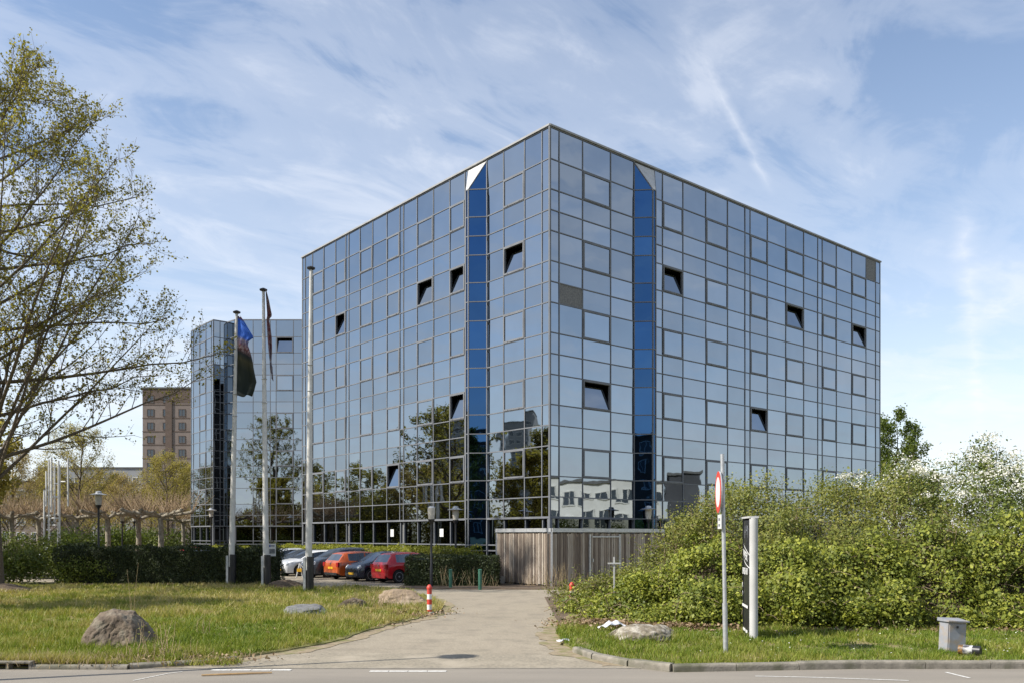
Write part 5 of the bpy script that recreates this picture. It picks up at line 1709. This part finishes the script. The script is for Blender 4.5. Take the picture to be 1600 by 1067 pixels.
can = thing('fallen_canister', 'black and white canister lying on the grass beside the utility cabinet', 'canister', (kx, ky, 0.07))
MK = Matrix.Translation((kx, ky, 0.20)) @ Matrix.Rotation(math.radians(-42), 4, 'Z') @ Matrix.Rotation(math.radians(90), 4, 'Y')
MB().lathe([(0.02, -0.19), (0.085, -0.18), (0.09, -0.155), (0.09, -0.1)], 18, MK).build('end_ring', pmat('can_ring', (0.30, 0.15, 0.03), (0.05, 0.04, 0.03), 25, 0.5), can, smooth=True, angle=50)
MB().lathe([(0.092, -0.10), (0.092, 0.06)], 18, MK).build('label_band', pmat('can_label', (0.55, 0.55, 0.54), (0.05, 0.05, 0.06), 14, 0.5), can, smooth=True, angle=50)
MB().lathe([(0.09, 0.06), (0.09, 0.18), (0.07, 0.19), (0.02, 0.17)], 18, MK).build('can_body', BLACK, can, smooth=True, angle=50)

# white cross-shaped post in the brambles
wx, wy = gpt(957, 916)
wp = thing('white_marker', 'white cross-shaped marker post standing among the brambles by the gate', 'marker post', (2.75, 24.6, 0))
MB().box((2.86, 24.2, 0.85), (0.04, 0.04, 1.7)).build('post', ALU_W, wp)
MB().box((2.86, 24.17, 1.52), (0.36, 0.03, 0.04)).build('cross_arm', ALU_W, wp)

# litter
def sheet_litter(name, label, cx, cy, lx_, ly_, seed, z0, hh):
    rr_ = np.random.default_rng(seed)
    n, m = 16, 8
    vs = []
    for j in range(m):
        for i in range(n):
            u, v = i / (n - 1) - 0.5, j / (m - 1) - 0.5
            x = cx + u * lx_; y = cy + v * ly_ + 0.12 * math.sin(u * 5)
            z = z0 + hh * (0.5 + 0.5 * noise.noise(Vector((u * 4 + seed, v * 3, 0)))) * (1 - abs(2 * u) ** 4 * 0.7) + 0.02 * noise.noise(Vector((u * 15, v * 15, seed)))
            vs.append((x, y, z))
    mb_ = MB(); mb_.add(vs, [(j * n + i, j * n + i + 1, (j + 1) * n + i + 1, (j + 1) * n + i) for j in range(m - 1) for i in range(n - 1)])
    o = mb_.build(name, PLASTIC, smooth=True)
    o.modifiers.new('thickness', 'SOLIDIFY').thickness = 0.004
    return tag(o, label, 'litter')


sheet_litter('plastic_bag', 'crumpled white plastic sheet caught in the brambles behind the pale rock', 2.35, 20.15, 0.70, 0.40, 3, 0.12, 0.26)
sheet_litter('plastic_bag', 'greyish end of plastic film hanging towards the pale rock', 2.85, 19.75, 0.62, 0.3, 5, 0.08, 0.2)
sheet_litter('paper_scrap', 'small white paper scrap on the ground left of the pale rock', *gpt(880, 1007), 0.28, 0.2, 8, 0.085, 0.05)
st = MB(); a_, b_ = gpt(315, 1056), gpt(425, 1052)
st.tube([(a_[0], a_[1], 0.02), ((a_[0] + b_[0]) / 2, (a_[1] + b_[1]) / 2 - 0.02, 0.025), (b_[0], b_[1], 0.02)], [0.014, 0.018, 0.012], 6)
tag(st.build('wood_stick', pmat('stick_wood', (0.42, 0.28, 0.13), (0.32, 0.2, 0.09), 9, 0.8)), 'thin brown stick lying on the road at the lower left', 'stick')

# ------------------------------------------------------------------ rocks
def rock(name, label, c, s, seed, mat, planes=12, rz=0.0, flat=None):
    rng = random.Random(seed)
    import bmesh
    bm = bmesh.new()
    bmesh.ops.create_icosphere(bm, subdivisions=5, radius=1.0)
    pl = []
    for k in range(planes):
        d = Vector((rng.gauss(0, 1), rng.gauss(0, 1), rng.gauss(0, 0.8))).normalized()
        pl.append((d, rng.uniform(0.62, 0.88)))
    if flat: pl.append((Vector(flat[:3]).normalized(), flat[3]))
    for v in bm.verts:
        p = v.co.copy()
        for d, k in pl:
            e = p.dot(d) - k
            if e > 0: p -= d * e * 0.94
        q = p * 1.6 + Vector((seed, 0, 0))
        p += p.normalized() * (noise.fractal(q, 1.0, 2.0, 6) * 0.10 + noise.fractal(q * 4, 0.8, 2.1, 5) * 0.035)
        v.co = Vector((p.x * s[0], p.y * s[1], p.z * s[2]))
    me = bpy.data.meshes.new(name)
    bm.to_mesh(me); bm.free()
    me.materials.append(mat)
    me.polygons.foreach_set('use_smooth', [True] * len(me.polygons))
    me.set_sharp_from_angle(angle=math.radians(38))
    o = place(name, me, None, Matrix.Translation(c) @ Matrix.Rotation(rz, 4, 'Z'))
    return tag(o, label, 'rock')


def boulder():
    """the boulder by the road: a broad wedge with a flat top, a sunlit left flank and a broken front"""
    import bmesh
    bm = bmesh.new()
    pts = [(-0.80, -0.34, 0), (-0.55, 0.42, 0), (0.5, 0.5, 0), (0.86, -0.05, 0), (0.62, -0.34, 0), (-0.2, -0.46, 0), (-0.45, -0.10, 0.72), (-0.30, 0.26, 0.80), (0.10, 0.28, 0.76), (0.20, -0.06, 0.66),
           (-0.36, -0.30, 0.56), (0.30, -0.30, 0.48), (0.55, 0.16, 0.40), (-0.66, -0.05, 0.40), (-0.42, -0.44, 0.16), (0.45, -0.42, 0.18), (0.0, -0.28, 0.66)]
    for p in pts: bm.verts.new((p[0] * 1.0, p[1] * 1.1, p[2] * 1.04 - 0.04))
    bmesh.ops.convex_hull(bm, input=bm.verts[:])
    for k in range(5):
        bmesh.ops.subdivide_edges(bm, edges=[e for e in bm.edges if e.calc_length() > 0.05], cuts=1, use_grid_fill=True)
        bmesh.ops.triangulate(bm, faces=bm.faces[:])
        bmesh.ops.smooth_vert(bm, verts=bm.verts[:], factor=0.10 if k < 3 else 0.05, use_axis_x=True, use_axis_y=True, use_axis_z=True)
    bm.normal_update()
    for v in bm.verts:
        q = v.co * 2.0
        crack = abs(noise.noise(v.co * 3.1 + Vector((4, 0, 0))))
        d = noise.fractal(q, 1.0, 2.0, 6) * 0.05 + noise.fractal(q * 5, 0.8, 2.1, 5) * 0.02 - max(0.0, 0.05 - crack) * 0.3
        v.co += v.normal * d
    me = bpy.data.meshes.new('boulder'); bm.to_mesh(me); bm.free()
    me.materials.append(ROCK_B)
    me.polygons.foreach_set('use_smooth', [True] * len(me.polygons))
    me.set_sharp_from_angle(angle=math.radians(34))
    x, y = gpt(181, 1016)
    tag(place('boulder', me, None, Matrix.Translation((x, y + 0.35, 0.04))), 'big brown wedge-shaped boulder on the left lawn near the road', 'rock')


boulder()
rock('boulder', 'flat grey slab of rock half sunk in the grass left of the driveway', (*gpt(478, 962), 0.12), (0.78, 0.6, 0.30), 5, ROCK_G, 8, -0.5, (0.1, -0.2, 1, 0.45))
rock('boulder', 'small brown stone on the lawn between the grey slab and the rocky mound', (*gpt(548, 952), 0.05), (0.55, 0.5, 0.34), 9, ROCK_B, 8)
rock('boulder', 'long sandy brown rock beside the striped bollard', (*gpt(628, 947), 0.12), (1.0, 0.75, 0.44), 12, ROCK_S, 9, -0.15)
rock('boulder', 'pale weathered rock on the right verge below the brambles', (*gpt(1003, 1003), 0.06), (0.72, 0.5, 0.34), 17, ROCK_W, 10, 0.1)
rock('boulder', 'small pale slab leaning on the left end of the pale rock', (*gpt(968, 1000), 0.05), (0.36, 0.3, 0.24), 27, ROCK_W, 12, 0.5)
rock('boulder', 'flat pale stone behind the pale rock below the plastic sheet', (*gpt(1030, 996), 0.05), (0.42, 0.32, 0.24), 29, ROCK_W, 12, -0.4)
rock('boulder', 'dark earthy hump beside the right flagpole base', (*gpt(446, 920), 0.0), (0.85, 0.6, 0.40), 19, SOIL, 4)

# ------------------------------------------------------------------ parked cars
def car(label, paint, rear, heading, L, W, H, nose=True, estate=0.0, group='cars parked beside the glass wall', hood=0.0):
    """rear/front are along +x (front) in the car's own frame; lofted body with wheel arches cut into its flanks"""
    root = thing('parked_car', label, 'car', (rear[0], rear[1], 0.0), heading, group)
    M = Matrix.Translation((rear[0], rear[1], 0.004)) @ Matrix.Rotation(heading, 4, 'Z')
    wr_, wx_r, wx_f = 0.315, 0.19 * L - 0.02, 0.805 * L
    f = lambda s, pts: float(np.interp(s, [p[0] for p in pts], [p[1] for p in pts]))
    ws0, ws1 = 0.60 - hood, 0.775 - hood * 0.6
    top = [(0, 0.56), (0.012, 0.63), (0.03, 0.68), (0.105 - estate, 0.93), (0.17, 0.975), (0.34, 1.0), (0.50, 0.99), (ws0, 0.945), (ws1, 0.675), (0.90, 0.60), (0.965, 0.54), (0.99, 0.47), (1, 0.40)]
    belt = [(0, 0.52), (0.03, 0.625), (0.12, 0.645), (0.5, 0.61), (ws1, 0.60), (0.90, 0.565), (0.965, 0.51), (0.99, 0.45), (1, 0.385)]
    wid = [(0, 0.84), (0.02, 0.91), (0.07, 0.965), (0.2, 1.0), (0.8, 1.0), (0.91, 0.95), (0.97, 0.86), (1, 0.72)]
    roofw = [(0, 0.80), (0.03, 0.80), (0.105, 0.70), (0.3, 0.745), (ws0, 0.72), (ws1, 0.84), (0.9, 0.84), (0.97, 0.76), (1, 0.64)]
    low = [(0, 0.34), (0.03, 0.25), (0.10, 0.2), (0.9, 0.2), (0.97, 0.2), (1, 0.28)]
    ss = set(np.linspace(0, 1, 47).tolist()) | {0.012, 0.03, 0.105 - estate, ws0, ws1, 0.99, 0.965}
    for wx in (wx_r, wx_f):
        for a in np.linspace(0, math.pi, 11): ss.add((wx + (wr_ + 0.055) * math.cos(a)) / L)
    ss = sorted(ss)
    rows = []
    for s in ss:
        x = s * L
        zt, zb, w, rw, zl = f(s, top) * H, f(s, belt) * H, f(s, wid) * W / 2, f(s, roofw) * W / 2, f(s, low)
        zt = max(zt, zb + 0.015)
        ww = w
        for wx in (wx_r, wx_f):
            dx = abs(x - wx); R = wr_ + 0.055
            if dx < R: zl = max(zl, wr_ + math.sqrt(R * R - dx * dx))
        zl = min(zl, zb - 0.06)
        cab = min(1.0, max(0.0, (zt - zb) / 0.3))
        rw2 = rw if cab > 0.15 else min(rw, w * 0.9)
        rows.append([(w * 0.965, zl), (w * 1.0, zl + 0.35 * (zb - zl)), (w * 0.995, zl + 0.72 * (zb - zl)), (w * 0.955, zb),
                     (w * 0.94 + (rw2 - w * 0.94) * 0.10, zb + (zt - zb) * 0.10), (w * 0.94 + (rw2 - w * 0.94) * 0.88, zb + (zt - zb) * 0.86), (rw2 * 0.90, zb + (zt - zb) * 0.975), (rw2 * 0.5, zt), (0.0, zt + 0.012)])
    nP = len(rows[0]); nS = len(ss)
    V = []
    for s, r in zip(ss, rows):
        for (y, z) in r: V.append((s * L, y, z))
        for (y, z) in r[:-1]: V.append((s * L, -y, z))
    st_ = 2 * nP - 1
    def vi(i, k, side): return i * st_ + (k if side > 0 or k == nP - 1 else nP + k)
    parts = {'body': [], 'side_window': [], 'windscreen': [], 'rear_window': []}
    side_l = {1: [], -1: []}
    sm = [(a + b) / 2 for a, b in zip(ss[:-1], ss[1:])]
    for i in range(nS - 1):
        s = sm[i]
        for side in (1, -1):
            for k in range(nP - 1):
                q = (vi(i, k, side), vi(i + 1, k, side), vi(i + 1, k + 1, side), vi(i, k + 1, side))
                if side > 0: q = q[::-1]
                if k == 4 and (0.155 - estate * 0.6) < s < ws1 - 0.035 and not (0.395 < s < 0.42):
                    side_l[side].append(q)
                elif k >= 6 and ws0 + 0.004 < s < ws1 - 0.004: parts['windscreen'].append(q)
                elif k >= 6 and 0.03 < s < 0.105 - estate - 0.004: parts['rear_window'].append(q)
                else: parts['body'].append(q)
    for i, flip in ((0, False), (nS - 1, True)):
        loop = [vi(i, k, 1) for k in range(nP)] + [vi(i, k, -1) for k in range(nP - 2, -1, -1)]
        parts['body'].append(tuple(loop if flip else loop[::-1]))

    def sub(faces):
        used = sorted({v for q in faces for v in q}); mp = {v: i for i, v in enumerate(used)}
        mb = MB(); mb.add([M @ Vector(V[v]) for v in used], [tuple(mp[v] for v in q) for q in faces])
        return mb
    body = sub(parts['body']).build('body', paint, root, smooth=True, angle=38)
    for side in (1, -1): sub(side_l[side]).build('side_window', CAR_GLASS, root, smooth=True)
    sub(parts['windscreen']).build('windscreen', CAR_GLASS, root, smooth=True)
    sub(parts['rear_window']).build('rear_window', CAR_GLASS, root, smooth=True)
    MB().box((L * 0.5, 0, 0.30), (L * 0.95, W * 0.80, 0.22), M).build('underbody', RUBBER, root)
    for wx in (wx_r, wx_f):
        for side in (1, -1):
            MW = M @ Matrix.Translation((wx, side * (W / 2 - 0.115), wr_)) @ Matrix.Rotation(math.radians(-90 * side), 4, 'X')
            tyre = MB().lathe([(0.19, -0.1), (0.29, -0.10), (wr_, -0.06), (wr_, 0.06), (0.295, 0.10), (0.21, 0.095)], 24, MW).build('wheel', RUBBER, root, smooth=True, angle=40)
            rim = MB(); rim.lathe([(0.215, 0.07), (0.215, 0.098), (0.195, 0.098), (0.19, 0.06)], 24, MW)
            for k in range(7):
                a = 2 * math.pi * k / 7
                rim.box((0.115, 0, 0.082), (0.17, 0.05, 0.02), MW @ Matrix.Rotation(a, 4, 'Z'))
            rim.lathe([(0.05, 0.08), (0.045, 0.105)], 10, MW)
            rim.build('rim', STEEL, tyre)
    wmid = W / 2
    RL = MATS['tail_red']; HL = MATS['headlight']
    for side in (1, -1):
        y = side * W * 0.415
        sec0 = rows[2]
        MB().box((0.03, side * W * 0.405, H * 0.545), (0.10, W * 0.11, H * 0.145), M @ Matrix.Translation((0.0, 0, 0))).build('tail_light', RL, root)
        hl = MB(); hl.lathe([(0.0, -0.06), (0.10, -0.05), (0.13, 0.0), (0.10, 0.05), (0.0, 0.06)], 14,
                            M @ Matrix.Translation((L * 0.962, side * W * 0.362, H * 0.485)) @ Matrix.Rotation(side * math.radians(28), 4, 'Z') @ Matrix.Diagonal((1.25, 1.05, 1.0, 1)) @ Matrix.Rotation(math.radians(62), 4, 'Y'))
        hl.build('headlight', HL, root, smooth=True)
        MB().box((L * (ws1 - 0.07), side * (W / 2 + 0.05), H * 0.655), (0.12, 0.16, 0.11), M).build('wing_mirror', paint, root)
        for hx in (0.34, 0.56):
            MB().box((L * hx, side * (W / 2 - 0.004), H * 0.555), (0.17, 0.03, 0.025), M).build('door_handle', paint, root)
        for hx in (0.405, 0.675):
            MB().box((L * hx, side * (W / 2 - 0.006), H * 0.40), (0.010, 0.012, H * 0.30), M).build('door_gap', RUBBER, root)
    MB().box((-0.012, 0, H * 0.42), (0.02, 0.50, 0.11), M).build('number_plate', YELLOW_P, root)
    MB().box((L + 0.006, 0, 0.40), (0.02, 0.50, 0.11), M).build('number_plate', YELLOW_P, root)
    MB().box((0.01, 0, 0.30), (0.06, W * 0.74, 0.12), M).build('rear_bumper', RUBBER if paint is not MATS['car_red'] else paint, root)
    MB().box((L - 0.035, 0, 0.30), (0.08, W * 0.60, 0.12), M).build('front_grille', RUBBER, root)
    MB().box((L - 0.02, 0, 0.535), (0.05, W * 0.46, 0.05), M).build('upper_grille', RUBBER, root)
    for x in (-0.008, L * 0.988): MB().lathe([(0.05, -0.01), (0.05, 0.01)], 14, M @ Matrix.Translation((x, 0, H * (0.575 if x < 1 else 0.455))) @ Matrix.Rotation(math.radians(90), 4, 'Y')).build('emblem', CHROME, root)
    return root


paint_mat('car_red', (0.50, 0.012, 0.02)); paint_mat('car_orange', (0.40, 0.075, 0.012)); paint_mat('car_navy', (0.008, 0.014, 0.03))
paint_mat('car_grey', (0.035, 0.04, 0.05)); paint_mat('car_white', (0.68, 0.69, 0.70)); paint_mat('car_black', (0.012, 0.013, 0.016)); paint_mat('car_silver', (0.45, 0.47, 0.5))
pmat('tail_red', (0.30, 0.01, 0.012), None, rough=0.2)
pmat('headlight', (0.55, 0.57, 0.60), (0.30, 0.32, 0.34), 12, 0.12)
H_IN = math.atan2(RIGHT.y, RIGHT.x)            # nose towards the glass wall
H_OUT = H_IN + math.pi
ROW0 = Vector((-6.35, 41.6, 0))               # tail of the red car's near flank, cars stand side by side along the wall


def row(k, along=0.0):
    return ROW0 + FAR * k + RIGHT * along


def parked(label, paint, k, inward, L, W, H, along=0.0, **kw):
    p = row(k, along)
    if inward: return car(label, MATS[paint], p, H_IN, L, W, H, **kw)
    return car(label, MATS[paint], p + RIGHT * L, H_OUT, L, W, H, **kw)


parked('bright red hatchback seen from behind, nearest to the short hedge', 'car_red', 0.15, True, 3.68, 1.62, 1.48)
parked('dark blue small car facing forward between the red and orange cars', 'car_navy', 2.35, False, 3.54, 1.64, 1.48, -0.25)
parked('orange hatchback seen from behind between two dark cars', 'car_orange', 4.75, True, 4.05, 1.75, 1.45, -0.1)
parked('dark grey tall estate car facing forward behind the right flagpole', 'car_grey', 7.35, False, 4.4, 1.82, 1.62, -0.2, estate=0.03)
parked('white hatchback facing forward between the middle and right flagpoles', 'car_white', 9.95, False, 4.35, 1.82, 1.45, -0.55)
parked('black car facing forward behind the white hatchback', 'car_black', 12.4, False, 4.4, 1.8, 1.46, 0.0)
parked('silver car with arched roof farthest along the row beside the parking sign', 'car_silver', 15.0, False, 4.5, 1.8, 1.50, 0.0)
car('dark red car half hidden behind the long dark hedge', MATS['car_red'], (-25.5, 66.0), 0.1, 4.2, 1.75, 1.45, group='cars parked behind the hedge')
car('white car half hidden behind the hedge near the hooded lamp', MATS['car_white'], (-37.0, 68.0), 0.05, 4.3, 1.75, 1.45, group='cars parked behind the hedge')

# ------------------------------------------------------------------ white lattice mast
mx_, my_ = (88 - 800) / 1350 * 55, 55.0
mast = thing('lattice_mast', 'white steel sculpture of tall linked tubes behind the left hedge', 'sculpture', (mx_, my_, 0))
zpx = lambda y: EYE + (836 - y) / 1350 * my_
xpx = lambda x: (x - 800) / 1350 * my_
TUB = [(67, 735, 790, 0.4), (73, 765, 845, -0.3), (75.5, 718, 770, 0.35), (79, 718, 848, -0.2), (81.5, 722, 815, 0.3), (85, 715, 800, -0.35), (93, 725, 848, 0.0), (95.5, 720, 805, -0.3), (102.5, 715, 790, 0.3), (88, 815, 848, 0.2)]
for x, y0, y1, dy in TUB:
    MB().tube([(xpx(x), my_ + dy, zpx(y0)), (xpx(x), my_ + dy, zpx(y1) if y1 < 840 else 0.0)], 0.055, 8).build('tube', WHITE_P, mast)
for xa, xb, y in ((73, 79, 805), (73, 79, 827), (81.5, 93, 809), (81.5, 88, 820), (95.5, 102.5, 752), (93, 86, 755), (79, 93, 776)):
    MB().tube([(xpx(xa), my_, zpx(y)), (xpx(xb), my_, zpx(y))], 0.05, 6).build('cross_tube', WHITE_P, mast)
MB().box((xpx(86), my_, 0.1), (2.4, 1.2, 0.2)).build('plinth', CONCRETE, mast)

# low white rails of a distant footbridge
rl = thing('white_railing', 'low white railing in front of the brown flats far left', 'railing', (-40, 86, 0))
for k in range(14):
    MB().box((-48.5 + k * 1.2, 86, 0.5), (0.06, 0.06, 1.0)).build('railing_post', WHITE_P, rl)
for z in (0.35, 0.7, 1.0):
    MB().box((-40.7, 86, z), (15.8, 0.05, 0.06)).build('rail', WHITE_P, rl)

# ------------------------------------------------------------------ other buildings
BRICK = pmat('brown_brick', (0.205, 0.165, 0.145), (0.165, 0.135, 0.12), 0.7, 0.9)
BRICK_D = pmat('dark_brick', (0.12, 0.085, 0.07), (0.095, 0.07, 0.055), 1.2, 0.9)
FAR_GLASS = pmat('far_window', (0.06, 0.075, 0.09), None, rough=0.12)
RENDER_W = pmat('white_render', (0.74, 0.72, 0.66), (0.66, 0.64, 0.58), 0.8, 0.85)
GREYB = pmat('grey_cladding', (0.30, 0.31, 0.32), (0.25, 0.26, 0.27), 0.5, 0.8)
DARKB = pmat('dark_cladding', (0.07, 0.072, 0.078), (0.05, 0.052, 0.056), 0.6, 0.7)


def block(name, label, x0, x1, y0, y1, h, mat, face, cols, floors, ww, wh, z0=1.2, fh=3.0, band=None, frame=None, skip=None):
    """plain block of flats; every window on the face turned to the scene is a pane set in a frame that stands proud"""
    root = thing(name, label, 'building', ((x0 + x1) / 2, (y0 + y1) / 2, 0))
    MB().box(((x0 + x1) / 2, (y0 + y1) / 2, h / 2), (x1 - x0, y1 - y0, h)).build('wall', mat, root)
    MB().box(((x0 + x1) / 2, (y0 + y1) / 2, h + 0.15), (x1 - x0 + 0.4, y1 - y0 + 0.4, 0.3)).build('roof', ROOFM, root)
    fm = frame or WHITE_P
    if face in ('-y', '+y'): n = Vector((0, -1 if face == '-y' else 1, 0)); a, b = x0, x1
    else: n = Vector((-1 if face == '-x' else 1, 0, 0)); a, b = y0, y1
    fr = MB(); t = 0.12
    fr.box((0, 0, wh / 2), (ww + t, 0.12, t)); fr.box((0, 0, -wh / 2), (ww + t, 0.12, t)); fr.box((-ww / 2, 0, 0), (t, 0.12, wh)); fr.box((ww / 2, 0, 0), (t, 0.12, wh)); fr.box((0, 0.0, 0), (t * 0.6, 0.1, wh))
    fme = fr.mesh('window', fm); pme = MB().box((0, 0.02, 0), (ww, 0.05, wh)).mesh('pane', FAR_GLASS)
    for r in range(floors):
        for c in range(cols):
            if skip and skip(c, r): continue
            p = a + (b - a) * (c + 0.5) / cols
            z = z0 + r * fh + wh / 2
            if z + wh / 2 > h: continue
            P_ = Vector((p, y0 - 0.03 if face == '-y' else y1 + 0.03, z)) if face in ('-y', '+y') else Vector((x0 - 0.03 if face == '-x' else x1 + 0.03, p, z))
            w_ = place('window', fme, root, face_matrix(P_, n)); place('pane', pme, w_, face_matrix(P_, n))
    if band:
        for (z, hh, mt, e) in band:
            MB().box(((x0 + x1) / 2, (y0 + y1) / 2, z), (x1 - x0 + e, y1 - y0 + e, hh)).build('storey_band', mt, root)
    return root


tower = block('apartment_tower', 'brown brick apartment tower far behind the trees left of the glass wing', -85.5, -60, 200, 216, 36.3, BRICK, '-y', 7, 11, 1.5, 1.6, 2.0, 3.1, [(34.6, 3.3, BRICK_D, 0.06)] + [(1.55 + 3.1 * k, 0.22, BRICK_D, 0.12) for k in range(1, 11)], BRICK_D, lambda c, r: (c * 7 + r * 3) % 11 == 0)
MB().box((-79.4, 199.9, 17), (1.5, 0.3, 33.5)).build('stair_strip', BRICK_D, tower)
for k in range(10):
    MB().box((-70.6, 199.3, 3.6 + 3.1 * k), (3.0, 1.4, 1.1)).build('balcony', GREYB, tower)
block('grey_building', 'low pale grey building on the horizon behind the budding trees', -118, -92, 215, 230, 19.0, GREYB, '-y', 9, 5, 1.8, 1.5, 2.0, 3.3)
block('long_building', 'low brown building far left behind the tree trunks', -135, -100, 190, 205, 14.0, BRICK, '-y', 11, 4, 1.8, 1.5, 1.5, 3.1)
block('tower_block', 'grey tower block mirrored in the middle of the sunlit glass wall', -296, -280, 108, 124, 48, GREYB, '+x', 5, 14, 2.4, 1.5, 3, 3.2)
block('tower_block', 'pale tower block mirrored near the corner of the sunlit glass wall', -290, -278, 84, 94, 46, GREYB, '+x', 3, 14, 2.2, 1.5, 3, 3.2)
block('white_office', 'white three-storey office mirrored low in the shaded glass wall', 70, 84, 20, 46.6, 9.0, RENDER_W, '-x', 12, 3, 1.5, 1.35, 1.0, 2.75, None, RENDER_W)
block('dark_extension', 'dark slab mirrored beside the white office in the shaded glass wall', 69.5, 80, 47.2, 51.0, 9.9, DARKB, '-x', 1, 1, 1.2, 2.4, 3.0, 3.0, None, DARKB)
block('rear_flats', 'dark brick flats across the road mirrored in the blue glass columns', -44, 26, -62, -48, 18.0, BRICK_D, '+y', 22, 6, 1.6, 1.6, 1.2, 2.9)
tree('roadside_tree', 'dark tree across the road mirrored in the left blue glass column', 'tree', (-17.0, -22, 0), 16.5, prof([0, 3, 7, 12, 15.5], [2, 3.6, 4.4, 3.2, 0.3]), 0.3, 3.0, 20, 9, 6, 6, 0.3, (BARK, BARK, L_DARK), 51)
tree('roadside_tree', 'dark tree across the road mirrored in the right blue glass column', 'tree', (11.0, -24, 0), 16.0, prof([0, 3, 7, 12, 16], [2, 3.8, 4.8, 3.4, 0.3]), 0.3, 3.0, 20, 9, 6, 6, 0.3, (BARK, BARK, L_DARK), 52)
for i, (x, y, r, h) in enumerate([(44, 37, 2.6, 3.0), (40, 42, 2.4, 2.8), (46, 45.5, 2.6, 3.4), (42, 51, 2.6, 2.6), (50, 56, 3.2, 2.6)]):
    bs = bush('mirrored_shrub', ['leafy shrub mirrored in front of the left end of the white office', 'low shrub mirrored below the middle of the white office', 'tall shrub mirrored before the right half of the white office',
              'shrub mirrored in front of the dark slab', 'broad shrub mirrored right of the dark slab'][i], 'shrub', (x, y, 0), (r, r, h), (L_HAW, TWIG), 90 + i, 6000, 0.16, 8, 14, 'shrubs mirrored in the shaded glass wall')
    rgb = np.random.default_rng(i)
    if i < 3:
        Bc = np.array([x, y, h * 0.8]) + rgb.normal(0, 1, (500, 3)) * [r * 0.5, r * 0.5, h * 0.25]
        place('blossom', leaf_mesh('blossom', Bc, rgb.normal(size=Bc.shape), 0.16, L_BLOSSOM, rgb, 0.9), bs)
